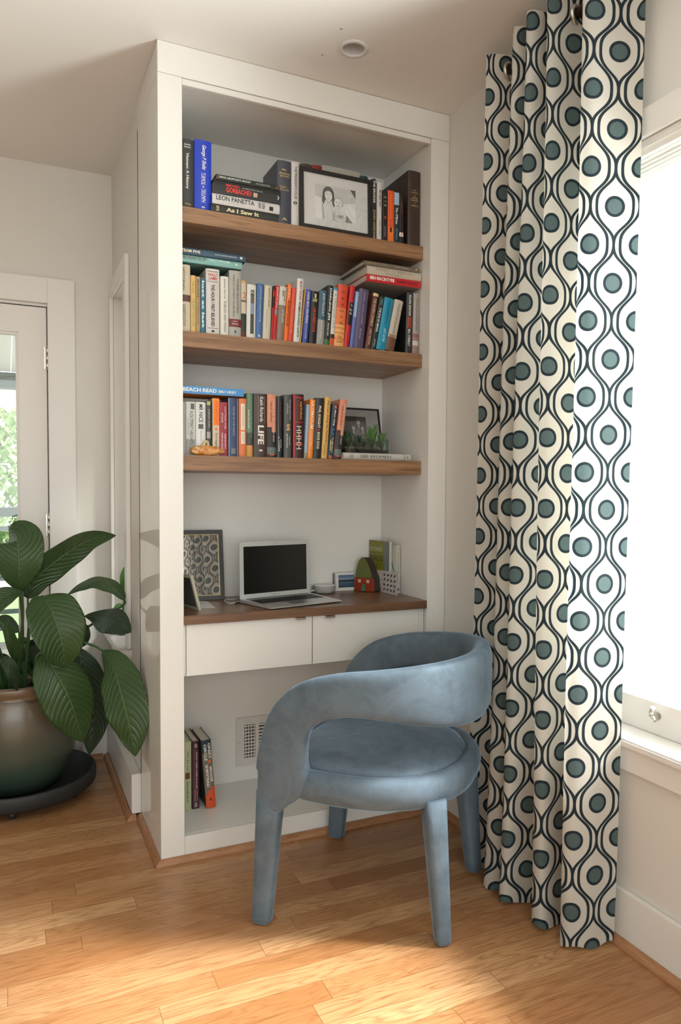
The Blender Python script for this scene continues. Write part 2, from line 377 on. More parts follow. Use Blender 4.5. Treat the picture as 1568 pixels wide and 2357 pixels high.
# ---- glazed door in the back wall
d1 = empty('door_1', (DX1, YB, 0)); d1['kind'] = 'structure'
def dbox(name, *a, m=trim_m, bev=.002, parent=None):
    o = box(name, *a, m, None, bev); pa(o, parent or d1); return o
for nm, a in (('casing', (DX1-.012, DX1+.10, YB-.018, YB-.0005, .0005, DZ1+.11)), ('casing', (DX0-.10, DX0+.012, YB-.018, YB-.0005, .0005, DZ1+.11)), ('casing', (DX0+.012, DX1-.012, YB-.018, YB-.0005, DZ1-.0, DZ1+.11)),
              ('jamb', (DX1-.012, DX1, YB-.0005, YB+.13, .0005, DZ1)), ('jamb', (DX0, DX0+.012, YB-.0005, YB+.13, .0005, DZ1)), ('jamb', (DX0+.012, DX1-.012, YB, YB+.13, DZ1-.012, DZ1))): dbox(nm, *a)
dbox('door_stop', DX1-.030, DX1-.012, YB+.043, YB+.056, .0005, DZ1-.012); dbox('door_stop', DX0+.030, DX1-.030, YB+.043, YB+.056, DZ1-.030, DZ1-.012)
LX0, LX1, LZ1 = DX0+.016, DX1-.017, DZ1-.018
bm = bmesh.new(); yl0, yl1 = YB+.0, YB+.04
gx0, gx1, gz0, gz1 = LX0+.115, LX1-.112, .26, 1.925
B(bm, LX0, gx0, yl0, yl1, .012, LZ1); B(bm, gx1, LX1, yl0, yl1, .012, LZ1); B(bm, gx0, gx1, yl0, yl1, .012, gz0); B(bm, gx0, gx1, yl0, yl1, gz1, LZ1)
leaf = mk('door_panel', bm, trim_m, bev=.002); pa(leaf, d1)
bm = bmesh.new(); t = .012
for q in ((gx0, gx0+t, gz0, gz1), (gx1-t, gx1, gz0, gz1), (gx0+t, gx1-t, gz0, gz0+t), (gx0+t, gx1-t, gz1-t, gz1)): B(bm, q[0], q[1], yl0+.006, yl1-.006, q[2], q[3])
o = mk('glazing_bead', bm, trim_m); pa(o, leaf)
bm = bmesh.new(); B(bm, gx0+.004, gx1-.004, yl0+.018, yl0+.022, gz0+.004, gz1-.004)
o = mk('glass', bm, glass); pa(o, leaf)
for zc in (1.82, 1.08, .25):
    bm = bmesh.new()
    for k in range(3): tube(bm, [(LX1+.003, YB-.007, zc-.048+k*.033), (LX1+.003, YB-.007, zc-.048+k*.033+.0315)], .0072, 14)
    tube(bm, [(LX1+.003, YB-.007, zc-.052), (LX1+.003, YB-.007, zc-.048)], [.003, .006], 12); tube(bm, [(LX1+.003, YB-.007, zc+.05), (LX1+.003, YB-.007, zc+.054)], [.006, .003], 12)
    B(bm, LX1-.009, LX1+.003, YB-.0035, YB-.0005, zc-.048, zc+.05)
    o = mk('hinge', bm, steel); pa(o, d1)

# ------------------------------------------------------------------ built-in cabinet
S, SR, R_ = .0768, .0789, W-.0789
H1, HIN = 2.563, 2.554
cab = empty('built_in_cabinet', (0, 0, 0)); tag(cab, 'white lacquered floor to ceiling built-in cabinet with open shelf alcove and desk nook', 'cabinet')
bm = bmesh.new(); B(bm, 0, S-.0003, .0205, D, .0005, H1-.001); box_l = mk('side_panel', bm, lacq, cab, bev=.001)
bm = bmesh.new(); B(bm, R_+.001, W-.001, .0205, D, .0005, H1-.001); mk('side_panel', bm, lacq, cab, bev=.001)
box('stile', 0, S, 0, .02, .0005, H1-.0012, lacq, cab, .0008); box('stile', R_, W-.001, 0, .02, .0005, H1-.0012, lacq, cab, .0008)
box('fascia', 0, W-.0005, 0, .02, H1, H-.001, lacq, cab, .0008); 
box('fascia_return', 0, .02, .0205, D, H1, H-.001, lacq, cab, .0008)
box('soffit', S, R_, .0205, D, HIN, H1-.0015, lacq_in, cab)
box('soffit_lip', S+.001, R_-.001, .004, .02, HIN-.012, H1-.0015, lacq_in, cab, .001)
box('back_panel', .001, W-.001, D, D+.019, .0005, HIN, lacq_in, cab)
box('plinth', S+.0008, R_-.0005, .001, .02, .0005, .0825, lacq_in, cab, .0008)
box('bottom_ledge', S, R_+.0003, .0205, D-.0003, .066, .0830, lacq, cab, .0006)
def shelf(z1, z0, lab):
    o = box('shelf', S, R_+.0005, .055, D-.0006, z0, z1, walnut, bev=.0012); return tag(o, lab, 'shelf', 'thick walnut floating shelves')
SH = (2.1775, 1.7696, 1.3583)
shelf(SH[0], 2.1272, 'thick walnut floating shelf at the top, under the child portrait frame')
shelf(SH[1], 1.7183, 'middle thick walnut floating shelf, carrying the fullest row of books')
shelf(SH[2], 1.3070, 'lowest thick walnut floating shelf, carrying the planter and gourd ornament')
DK = .825
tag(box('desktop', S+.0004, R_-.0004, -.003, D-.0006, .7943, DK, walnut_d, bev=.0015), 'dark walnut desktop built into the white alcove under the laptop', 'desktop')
dr = empty('drawer_unit', (.08, .02, .62)); tag(dr, 'white two-drawer unit hanging under the walnut desktop', 'drawers')
def dpart(name, *a, m=lacq, bev=.0008, parent=dr):
    o = box(name, *a, m, None, bev); pa(o, parent); return o
XR = R_-.001
dpart('body', S+.001, XR, .036, .36, .632, .7935)
dpart('filler_strip', S+.0006, S+.0095, .016, .035, .6200, .7935); dpart('filler_strip', .9745, .986, .016, .035, .6200, .7935); dpart('filler_strip', .9875, XR, .022, .035, .6200, .7935)
for (a, b, hx) in ((S+.0112, .5360, .487), (.5392, .973, .600)):
    f = dpart('drawer', a, b, .014, .035, .6195, .7915)
    bm = bmesh.new(); B(bm, hx-.018, hx+.018, -.006, .0155, .7915, .7928); B(bm, hx-.018, hx+.018, -.006, -.0045, .7855, .7915)
    h = mk('handle', bm, flat((.80, .64, .54), .25, .95, 'drawer_pull')); pa(h, f)

# recessed light
rl = empty('recessed_light', (LC[0], LC[1], H)); tag(rl, 'small white recessed downlight in the ceiling, switched off', 'ceiling light')
bm = bmesh.new(); lathe(bm, [(.0495, -.0005), (.049, -.003), (.036, -.0045), (.034, -.001), (.034, .004), (.0385, .004), (.0385, -.0004)], 48); 
mk('trim_ring', bm, white_pl, rl)
bm = bmesh.new(); lathe(bm, [(.0335, 0), (.030, .03), (.022, .06), (.0222, .061), (.031, .03), (.0345, .001)], 40); mk('baffle', bm, flat((.6, .6, .61), .25, key='baffle_white'), rl)
bm = bmesh.new(); lathe(bm, [(.0218, .061), (.0215, .064), (.001, .064)], 32); mk('lens', bm, flat((.22, .24, .17), .2, key='lamp_lens'), rl)

# air vent in the back panel
av = empty('air_vent', (.55, D, .24)); tag(av, 'white wall vent grille low on the back panel behind the chair', 'vent')
vg = flat((.62, .60, .57), .45, key='vent_paint'); bm = bmesh.new()
vx0, vx1, vz0, vz1 = .3638, .80, .144, .338; y1 = D-.0003; y0 = D-.006
gz0_, gz1_ = .1735, .3075
zones = [(.397, .4425, 'grid'), (.457, .575, 'h'), (.589, .707, 'h'), (.721, .766, 'grid')]
xs = [vx0]+[q for z in zones for q in z[:2]]+[vx1]
for i in range(0, len(xs), 2): B(bm, xs[i], xs[i+1], y0, y1, vz0, vz1)
for z in zones: B(bm, z[0], z[1], y0, y1, vz0, gz0_); B(bm, z[0], z[1], y0, y1, gz1_, vz1)
o = mk('frame', bm, vg, bev=.0006); PV = Matrix.Translation(av.location).inverted()
pa(o, av, av)
bm = bmesh.new()
for z in zones:
    if z[2] == 'grid':
        for k in range(4): x = z[0]+.005+k*.0115; B(bm, x, x+.0035, y0+.0012, y1-.0015, gz0_, gz1_)
    for k in range(10): zz = gz0_+.006+k*.0132; B(bm, z[0], z[1], y0+.001, y1-.001, zz, zz+(.005 if z[2] == 'grid' else .0065))
pa(mk('louvres', bm, vg), av, av)
bm = bmesh.new(); 
for z in zones: B(bm, z[0], z[1], y1-.0008, y1-.0002, gz0_, gz1_)
pa(mk('duct_shade_sheet', bm, flat((.06, .055, .05), .9, key='duct_shade')), av, av)  # thin dark sheet behind the louvres, its colour stands in for the duct's shade
bm = bmesh.new(); tube(bm, [(vx0+.014, y0-.0015, .238), (vx0+.014, y0+.001, .238)], .0045, 12); pa(mk('screw', bm, steel), av, av)
# ------------------------------------------------------------------ curtain
def curtain_material():
    m = bpy.data.materials.new('ogee_curtain'); m.use_nodes = True; nt = m.node_tree; p = nt.nodes['Principled BSDF']
    uv = nt.nodes.new('ShaderNodeUVMap'); sp = nt.nodes.new('ShaderNodeSeparateXYZ'); nt.links.new(uv.outputs[0], sp.inputs[0])
    u, v = X(nt, sp.outputs[0]), X(nt, sp.outputs[1])
    HP, Q = .0675, .1975
    s = (u/HP).op('FLOORED_MODULO', 2.0); tri = ((s-1).op('ABSOLUTE')*-1+1)       # 0 at even column, 1 at odd
    ph = v*(2*math.pi/Q); c0 = ph.op('COSINE'); c = c0*1.42-c0*c0*c0*.42; sn = ph.op('SINE')
    k = ((sn*sn)*.70+1).op('SQRT')
    ca_ = ((c*-1+1)*.5).op('MAXIMUM', 0.0).op('POWER', .85)*.74; cb_ = ((c+1)*.5).op('MAXIMUM', 0.0).op('POWER', .85)*.74
    la = ((tri-(ca_*-1+1)).op('ABSOLUTE')/k); lb = ((tri-cb_).op('ABSOLUTE')/k)
    line = ramp_mask(la*-1+.060, 50).op('MAXIMUM', ramp_mask(lb*-1+.060, 50))
    def dist(t, vv): return ((t*t)+((vv/HP)*(vv/HP))).op('SQRT')
    ve = (v+Q/2).op('FLOORED_MODULO', Q)-Q/2; vo = v.op('FLOORED_MODULO', Q)-Q/2
    r = dist(tri, ve).op('MINIMUM', dist(tri*-1+1, vo))
    ring = ramp_mask(r*-1+.405, 50); core = ramp_mask(r*-1+.29, 50)
    cw = nt.nodes.new('ShaderNodeTexNoise'); cw.inputs['Scale'].default_value = 900; nt.links.new(uv.outputs[0], cw.inputs['Vector'])
    cream = mixc(nt, X(nt, cw.outputs['Fac']), (.70, .67, .60), (.80, .77, .70))
    teal = mixc(nt, X(nt, cw.outputs['Fac']), (.070, .110, .114), (.135, .195, .198))
    c1 = mixc(nt, line.op('MAXIMUM', ring), cream, (.015, .030, .040)); col = mixc(nt, core, c1, teal)
    nt.links.new(col, p.inputs['Base Color']); p.inputs['Roughness'].default_value = .9; p.inputs['Sheen Weight'].default_value = .1
    tr = nt.nodes.new('ShaderNodeBsdfTranslucent'); nt.links.new(col, tr.inputs[0])
    mx = nt.nodes.new('ShaderNodeMixShader'); mx.inputs[0].default_value = .48
    nt.links.new(p.outputs[0], mx.inputs[1]); nt.links.new(tr.outputs[0], mx.inputs[2]); nt.links.new(mx.outputs[0], nt.nodes['Material Output'].inputs[0])
    return m
cur = empty('curtain', (.98, -.72, 0)); tag(cur, 'long cream grommet curtain with navy ogee and teal dot pattern beside the window', 'curtain')
top = [(.925, -.470), (.955, -.490), (1.0, -.505), (1.035, -.535), (1.0, -.575), (.935, -.600), (.918, -.625), (.955, -.645), (1.02, -.655), (1.03, -.670), (.975, -.672), (.912, -.690), (.918, -.712), (.97, -.722), (1.02, -.745),
       (.985, -.765), (.915, -.778), (.925, -.797), (.985, -.812), (1.04, -.850), (1.03, -.885), (.96, -.905), (.912, -.925), (.925, -.950), (.985, -.965), (1.030, -.985), (1.045, -1.010)]
bot = [(.940, -.385), (.960, -.44), (1.0, -.485), (1.035, -.515), (.99, -.540), (.905, -.553), (.888, -.578), (.915, -.615), (.98, -.618), (1.02, -.632), (.955, -.645), (.882, -.658), (.884, -.690), (.945, -.697), (.985, -.735),
       (.965, -.775), (.897, -.795), (.898, -.840), (.972, -.832), (1.03, -.850), (1.02, -.885), (.96, -.892), (.908, -.905), (.908, -.940), (.955, -.962), (1.000, -.966), (1.0395, -.971)]
ZT, ZB = 2.608, .010
ns = 12; T = catmull([(*p, 0) for p in top], ns); Bt = catmull([(*p, 0) for p in bot], ns)
L = [0]
for i in range(1, len(T)): L.append(L[-1]+((T[i]-T[i-1]).length+(Bt[i]-Bt[i-1]).length)/2)
U0 = 0.001; V0 = 0.09875
bm = bmesh.new(); uvl = bm.loops.layers.uv.new('UVMap'); NR = 70; grid = []
for j in range(NR+1):
    t = j/NR; z = ZB+(ZT-ZB)*t; row = []
    for i in range(len(T)):
        p = Bt[i].lerp(T[i], t**.8); wv = .006*math.sin(t*5+i*.11)*math.sin(math.pi*t)
        zz = z+(.006*math.sin(i*.23) if j == 0 else 0)
        row.append(bm.verts.new((p.x+wv-.98, p.y+wv*.4+.72, zz)))
    grid.append(row)
for j in range(NR):
    for i in range(len(T)-1):
        f = bm.faces.new((grid[j][i], grid[j][i+1], grid[j+1][i+1], grid[j+1][i])); f.smooth = True
        for lp, (a, b) in zip(f.loops, ((i, j), (i+1, j), (i+1, j+1), (i, j+1))): lp[uvl].uv = (L[-1]-L[a]+U0, b/NR*(ZT-ZB)+V0)
mk('panel', bm, curtain_material(), cur)
for (gy, gx) in ((-.502, .988), (-.650, .988), (-.811, .988), (-.967, .988)):
    bm = bmesh.new()
    for k in range(28):
        pass
    pts = [(.0235*math.cos(2*math.pi*k/36), 0, .0235*math.sin(2*math.pi*k/36)) for k in range(37)]
    tube(bm, pts, .0062, 10, cap=False); bmesh.ops.remove_doubles(bm, verts=bm.verts, dist=1e-5)
    o = mk('grommet', bm, steel, cur); o.location = (gx-.98, gy+.72, 2.556); o.rotation_euler = (0, 0, math.radians(24))
c2 = cur.copy(); C.objects.link(c2); c2.location = (.98, -4.35, 0); c2.scale = (1, -3.0, 1)
c2['label'] = 'second ogee patterned curtain panel, seen only mirrored in the desk picture glass'; c2['group'] = cur['group'] = 'ogee patterned curtains'
for ch_ in list(cur.children):
    k_ = ch_.copy(); C.objects.link(k_); k_.parent = c2
rod = empty('curtain_rod', (.99, -1.8, 2.56)); tag(rod, 'dark bronze curtain rod running above the window under the ceiling', 'curtain rod')
bm = bmesh.new(); tube(bm, [(0, 1.36, 0), (0, -1.5, 0)], .0135, 20); mk('pole', bm, bronze, rod)
bm = bmesh.new(); tube(bm, [(0, 1.36, 0), (0, 1.372, 0), (0, 1.385, 0), (0, 1.40, 0)], [.016, .02, .02, .008], 18); mk('finial', bm, bronze, rod)
for yy in (1.33, -1.45):
    bm = bmesh.new(); tube(bm, [(.0, yy, -.016), (.03, yy, -.02), (.0895, yy, -.02)], .006, 10); tube(bm, [(.086, yy, -.02), (.0897, yy, -.02)], .02, 16); mk('bracket', bm, bronze, rod)

# ------------------------------------------------------------------ velvet armchair
def velvet():
    m, nt, p = nodes('blue_velvet'); v = texc(nt)
    a = noise_n(nt, v, 5.5, 5, 0.62, 1.2); b = noise_n(nt, v, 17, 4, 0.6, 1.5); f = noise_n(nt, v, 520, 2)
    nap = ramp_mask((X(nt, a)*.7+X(nt, b)*.3)-.5, 3.2)
    col = mixc(nt, nap, (.056, .080, .102), (.122, .165, .210))
    col = mixc(nt, X(nt, f)*.35, col, (.19, .235, .27))
    nt.links.new(col, p.inputs['Base Color']); nt.links.new((nap*-.12+.62).s, p.inputs['Roughness'])
    nt.links.new((nap*.35+.45).s, p.inputs['Sheen Weight']); p.inputs['Sheen Roughness'].default_value = .30; p.inputs['Sheen Tint'].default_value = (.50, .74, 1.0, 1)
    p.inputs['Specular IOR Level'].default_value = .35; p.inputs['Specular Tint'].default_value = (.6, .8, 1, 1)
    h = X(nt, f)*.25+X(nt, a)*1.0+X(nt, b)*.5; bump(nt, p, h.s, .35, .003); return m
vel = velvet(); seam_m = flat((.10, .135, .17), .8, key='velvet_piping')
ch = empty('armchair', (.579, -.428, 0), (0, 0, math.radians(45))); tag(ch, 'blue-grey velvet armchair with wraparound back standing before the desk', 'chair')
def supn(x, y, e=2.35):
    e = 3.0 if y > 0 else 2.3
    k = (abs(x)**e+abs(y)**e)**(-1/e); fy = .272 if y > 0 else .315
    return x*k*.318, y*k*fy
def secpt(q, w_, t_):   # rounded slab section
    a = 2*math.pi*q; c, s_ = math.cos(a), math.sin(a); e = .55
    return math.copysign(abs(c)**e, c)*w_/2, math.copysign(abs(s_)**e, s_)*t_/2
half = [(-.286, .219, .352, .078, .054), (-.288, .205, .385, .110, .056), (-.293, .180, .44, .158, .058), (-.299, .175, .505, .146, .058), (-.307, .150, .598, .126, .058), (-.313, .092, .658, .120, .058), (-.316, .0, .690, .116, .058),
        (-.304, -.105, .698, .130, .058), (-.262, -.200, .695, .158, .058), (-.190, -.270, .690, .180, .058), (-.10, -.308, .686, .192, .058), (0, -.318, .685, .195, .058)]
full = half+[(-a, b, c, d, e) for a, b, c, d, e in half[-2::-1]]
P = catmull([q[:3] for q in full], 7); WT = catmull([(q[3], q[4], 0) for q in full], 7)
bm = bmesh.new(); rings = []; NS = 28
for i, p in enumerate(P):
    t = (P[min(i+1, len(P)-1)]-P[max(i-1, 0)]).normalized()
    nrm = Vector((p.x*1.25, min(p.y, 0)*1.0-.0, 0)).normalized(); nrm = (nrm-t*nrm.dot(t)).normalized(); wd = nrm.cross(t).normalized()
    ring = []
    for k in range(NS):
        a, b = secpt(k/NS, WT[i].x, WT[i].y); ring.append(bm.verts.new(p+wd*a+nrm*b))
    rings.append(ring)
for a, b in zip(rings, rings[1:]):
    for k in range(NS): bm.faces.new((a[k], a[(k+1) % NS], b[(k+1) % NS], b[k]))
bm.faces.new(rings[0][::-1]); bm.faces.new(rings[-1]); bmesh.ops.recalc_face_normals(bm, faces=bm.faces)
mk('backrest', bm, vel, ch, smooth=True)
bm = bmesh.new(); lathe(bm, [(.02, .368), (.80, .366), (.90, .370), (.965, .383), (1.0, .405), (1.005, .425), (.985, .447), (.945, .462), (.90, .464), (.868, .455), (.855, .44), (.02, .44)], 96, sup=supn)
mk('seat_frame', bm, vel, ch, smooth=True)
bm = bmesh.new(); lathe(bm, [(.01, .492), (.12, .492), (.35, .491), (.6, .486), (.76, .477), (.83, .468), (.858, .455), (.862, .444), (.85, .441), (.01, .441)], 96, sup=supn)
o = mk('seat_cushion', bm, vel, ch, smooth=True); o['label'] = 'domed velvet seat pad'
bm = bmesh.new(); pts = [(*[c*.866 for c in supn(math.cos(2*math.pi*k/90), math.sin(2*math.pi*k/90))], .4565) for k in range(91)]
tube(bm, pts, .0032, 8, cap=False); mk('seat_piping', bm, seam_m, ch, smooth=True)
def chair_leg(x, y, zt, dx, dy, wt, wb, tt, tb, ang):
    bm = bmesh.new(); rings = []; ca, sa = math.cos(ang), math.sin(ang)
    for q in (0, .012, .03, .1, .25, .5, .75, 1):
        f = q if q > .03 else q; sc = .80 if q == 0 else (.94 if q == .012 else 1)
        w_ = (wb+(wt-wb)*f)*sc; t_ = (tb+(tt-tb)*f)*sc
        cx, cy = x+dx*(1-f), y+dy*(1-f); ring = []
        for k in range(20):
            a, b = secpt(k/20, w_, t_); ring.append(bm.verts.new((cx+a*ca-b*sa, cy+a*sa+b*ca, .004+f*(zt-.004))))
        rings.append(ring)
    for a, b in zip(rings, rings[1:]):
        for k in range(20): bm.faces.new((a[k], a[(k+1) % 20], b[(k+1) % 20], b[k]))
    bm.faces.new(rings[0][::-1]); bm.faces.new(rings[-1]); bmesh.ops.recalc_face_normals(bm, faces=bm.faces)
    l = mk('leg', bm, vel, ch, smooth=True)
    bm = bmesh.new(); tube(bm, [(x+dx, y+dy, .0003), (x+dx, y+dy, .007)], .011, 14); g = mk('glide', bm, flat((.6, .6, .58), .4, key='glide'), l)
chair_leg(-.286, .219, .392, .0, .028, .080, .056, .056, .046, math.pi/2); chair_leg(.286, .219, .392, .0, .028, .080, .056, .056, .046, math.pi/2)
chair_leg(-.200, -.232, .40, -.010, -.034, .078, .046, .066, .044, math.radians(35)); chair_leg(.200, -.232, .40, .012, -.034, .078, .046, .066, .044, math.radians(-35))
# ------------------------------------------------------------------ books
def book(name, width, height, depth, col, label, group, items=(), bands=(), hard=True, loc=(0, 0, 0), rot=(0, 0, 0), side=None, pcol=None):
    """spine faces -y; origin at the lower left corner of the spine"""
    o = empty('book', loc, rot); tag(o, label, 'book', group)
    mats = [flat(col, .42)]; ix = {}
    def mi(c):
        if c not in ix: mats.append(flat(c, .5)); ix[c] = len(mats)-1
        return ix[c]
    ct = .0026 if hard else .0008; ov = .003 if hard else 0.0
    if width < .008: ct = .0007
    bm = bmesh.new(); n = 8 if hard else 4; rb = min(.0045, width*.2) if hard else min(.0012, width*.1)
    sm = mi(side) if side else 0
    # spine shell with a slight round, two boards
    prof = []
    for k in range(n+1):
        x = width*k/n; q = 2*x/width-1; prof.append((x, rb*abs(q)**(2.4 if hard else 6)))
    out = [(0, depth)]+prof+[(width, depth)]; inn = [(width-ct, depth)]+[(min(max(x, ct), width-ct), y+ct) for x, y in prof[::-1]]+[(ct, depth)]
    loop = out+inn
    lo = [bm.verts.new((x, y, 0)) for x, y in loop]; hi = [bm.verts.new((x, y, height)) for x, y in loop]
    N = len(loop)
    for k in range(N):
        f = bm.faces.new((lo[k], lo[(k+1) % N], hi[(k+1) % N], hi[k])); f.smooth = False
        if k == 0 or k == len(out)-2: f.material_index = sm
    m = len(out)
    for k in range(m-1):
        bm.faces.new((lo[k], lo[k+1], lo[N-2-k], lo[N-1-k])); bm.faces.new((hi[k], hi[k+1], hi[N-2-k], hi[N-1-k]))
    bmesh.ops.recalc_face_normals(bm, faces=bm.faces)
    def ys(x): return rb*abs(2*x/width-1)**(2.4 if hard else 6)-.00025
    for i, bd in enumerate(bands):
        z0, z1, c = bd[0]*height, bd[1]*height, bd[2]; x0, x1 = (bd[3]*width, bd[4]*width) if len(bd) > 3 else (0.0, width)
        e = .00007*(i+1)
        for k in range(n):
            a, b = x0+(x1-x0)*k/n, x0+(x1-x0)*(k+1)/n
            poly(bm, [(a, ys(a)-e, z0), (b, ys(b)-e, z0), (b, ys(b)-e, z1), (a, ys(a)-e, z1)], mi(c))
    for it in items:
        tx, x0, x1, z0, z1, c = it[:6]; md = it[6] if len(it) > 6 else 'v'; bo = it[7] if len(it) > 7 else .015; sh = it[8] if len(it) > 8 else 0
        nf = len(bm.verts); text(bm, tx, x0*width, x1*width, z0*height, z1*height, 0, md, mi(c), bo, sh)
        bm.verts.ensure_lookup_table()
        for v in bm.verts[nf:]: v.co.y = ys(v.co.x)-.0007
    mk('cover', bm, mats, o)
    bm = bmesh.new(); B(bm, ct, width-ct, ct+.001+rb*.5, depth-ov-.0008, ov+.0005, height-ov-.0005); bmesh.ops.recalc_face_normals(bm, faces=bm.faces)
    mk('pages', bm, flat(pcol, .85) if pcol else paper_m, o)
    return o
WH = srgb(232, 230, 222); BK = srgb(24, 24, 26); GOLD = srgb(205, 180, 120); RED = srgb(190, 40, 36)
def row(z, y, group, items):
    """upright books between pixel columns; each leans by the pixel shift of its top against its foot"""
    prev = None
    for it in items:
        u0, u1, vt, b0, col, label = it[:6]; kw = it[6] if len(it) > 6 else {}
        yy = kw.pop('y', y); dp = kw.pop('d', .145)
        pt0, pt1 = at(u0, vt, 'y', yy), at(u1, vt, 'y', yy)
        vb = 1206+(z-CZ)*0; width = (pt1.x-pt0.x)
        zt = (pt0.z+pt1.z)/2; h = zt-z
        # foot pixel row: find the v of (x, yy, z)
        d = Vector((pt0.x, yy, z))-Vector((CX, CY, CZ)); vfoot = PY-F_PX*d.dot(up)/d.dot(fw)
        xf = at(u0 if b0 is None else b0, vfoot, 'y', yy).x if b0 is not None else pt0.x
        th = math.atan2(pt0.x-xf, h) if b0 is not None else 0.0
        if prev:
            px, pth, ph = prev; hh = min(h, ph); need = max(px, px+hh*math.tan(pth)-hh*math.tan(th))+.0006
            if xf < need: width -= max(0, min(need-xf, width*.35)); xf = need
        hl = h/max(.2, math.cos(th)) - (width*math.sin(th) if th > 0 else 0)
        o = book('book', width*math.cos(th), hl, dp, col, label, group, loc=(xf, yy, z+(width*math.cos(th)*math.sin(th) if th > 0 else 0)+.0004), rot=(0, th, 0), **kw)
        prev = (xf+width/math.cos(th) if th > 0 else xf+width, th, h)
def lying(u0, v0, u1, v1, z, y, col, label, group, d=.15, rz=0, xend=None, **kw):
    """lying book, head to the left; z = underside; thickness from pixels at the right end"""
    a = at(u1, v0, 'y', y); b = at(u1, v1, 'y', y); th = a.z-b.z
    x0 = at(u0, v1, 'y', y).x if xend is None else xend; L_ = a.x-x0
    return book('book', th, L_, d, col, label, group, loc=(a.x, y, z+.0004), rot=(0, -math.pi/2, 0) if not rz else Matrix.Rotation(rz, 3, 'Z').to_4x4().__matmul__(Matrix.Rotation(-math.pi/2, 4, 'Y')).to_euler(), **kw), th

# --- top shelf
z = SH[0]+.0006; g = 'books on the top shelf'
SL = srgb(66, 68, 66)
row(z, .074, g, [
 (416, 446.5, 319.5, None, srgb(58, 59, 56), 'dark grey-green upright book at the far left of the top shelf', dict(d=.17, items=[("Vietnam: A History", .34, .62, .28, .80, WH, 'v', .02), ("Stanley", .25, .75, .90, .93, WH, 'h', .02), ("Karnow", .25, .75, .87, .895, WH, 'h', .02), ("Viking", .3, .75, .05, .075, GOLD, 'h', .02)])),
 (447.8, 487, 323, None, srgb(28, 62, 190), 'bright blue upright book on the top shelf', dict(d=.17, items=[("George P Shultz", .38, .68, .58, .93, WH, 'v', .02, .3), ("TURMOIL", .38, .64, .37, .54, WH, 'v', .0, .25), ("and", .45, .6, .325, .36, WH, 'v', .0, .25), ("TRIUMPH", .38, .64, .12, .31, WH, 'v', .0, .25), ("o", .4, .6, .04, .065, WH, 'h', .03)])),
])
ys = .062; zc = z
st = [
 ((486, 464.5), (641, 508), .0295, srgb(44, 46, 42), 'dark olive lying book lowest in the top shelf stack', [("As I Saw It", .25, .72, .30, .78, srgb(225, 215, 165), 'v', .035), ("RUSK", .2, .8, .885, .925, srgb(225, 215, 165), 'h', .02)]),
 ((489, 436), (644, 490), .0335, srgb(208, 206, 206), 'white lying book with large black letters in the top shelf stack', [("LEON PANETTA", .38, .86, .385, .945, BK, 'v', .01), ("WORTHY", .25, .85, .285, .325, BK, 'h', .01), ("FIGHTS", .25, .85, .225, .27, BK, 'h', .01), ("WITH JIM NEWTON", .18, .27, .55, .78, srgb(150, 150, 150), 'v', 0)]),
 ((492, 392), (647, 452), .0475, srgb(40, 40, 40), 'thick black lying book with bold red letters in the top shelf stack', [("GORBACHEV", .20, .56, .44, .82, srgb(235, 70, 62), 'v', .02), ("MIKHAIL", .62, .78, .62, .82, srgb(235, 70, 62), 'v', .02), ("MEMOIRS", .62, .72, .28, .58, srgb(190, 190, 190), 'v', 0), (")", .3, .6, .03, .06, WH, 'v', .02)]),
 ((498, 370), (643, 418), .0175, srgb(32, 42, 36), 'thin dark green lying book topmost of the top shelf stack', [("KING LEOPOLD'S GHOST", .33, .72, .46, .95, WH, 'v', .02), ("HOCHSCHILD", .33, .68, .15, .38, srgb(190, 190, 185), 'v', .0)]),
]
for (a, b, th, col, lab, it) in st:
    xl = at(a[0], a[1], 'y', ys).x; xr = at(b[0], b[1], 'y', ys).x
    bd = [(.36, .42, srgb(205, 170, 140), .2, .5)] if 'red' in lab else ([(.005, .06, srgb(96, 70, 52), .1, .95), (.95, .995, srgb(96, 70, 52), .1, .95)] if 'thin dark green' in lab else ([(.1, .16, BK, .2, .6)] if 'white' in lab else []))
    book('book', th-.0004, xr-xl, .16, col, lab, 'books lying stacked on the top shelf', items=it, bands=bd, loc=(xr, ys, zc+.0002), rot=(0, -math.pi/2, 0)); zc += th
row(z, .074, g, [
 (640, 671, 370, None, srgb(70, 72, 84), 'slate grey-blue upright book just right of the lying stack', dict(d=.17, items=[("My", .3, .65, .835, .87, GOLD, 'h', .01), ("American", .1, .9, .78, .82, GOLD, 'h', .01), ("Journey", .15, .85, .735, .775, GOLD, 'h', .01), ("Colin L.", .15, .7, .57, .61, GOLD, 'h', 0), ("Powell", .2, .8, .53, .56, GOLD, 'h', 0), ("A", .3, .7, .07, .11, GOLD, 'h', .03)])),
 (672, 689.5, 373, None, srgb(205, 203, 200), 'white upright book with a small black oval beside the top picture frame', dict(items=[("THE PRESIDENTS CLUB", .35, .68, .43, .93, srgb(80, 80, 84), 'v', .01), ("O", .2, .7, .34, .39, BK, 'h', .06)])),
])
row(z, .235, g, [
 (694, 719, 377, None, srgb(88, 70, 60), 'brown book hidden behind the child portrait, leftmost of four', dict(d=.12)),
 (719, 742, 380.5, None, srgb(150, 52, 40), 'rust red book whose top shows above the child portrait', dict(d=.12)),
 (742, 829, 388, None, srgb(186, 180, 168), 'very wide pale volume showing as a strip above the child portrait', dict(d=.12)),
 (830, 848, 405, None, srgb(40, 74, 70), 'dark teal book behind the right corner of the child portrait', dict(d=.12)),
])
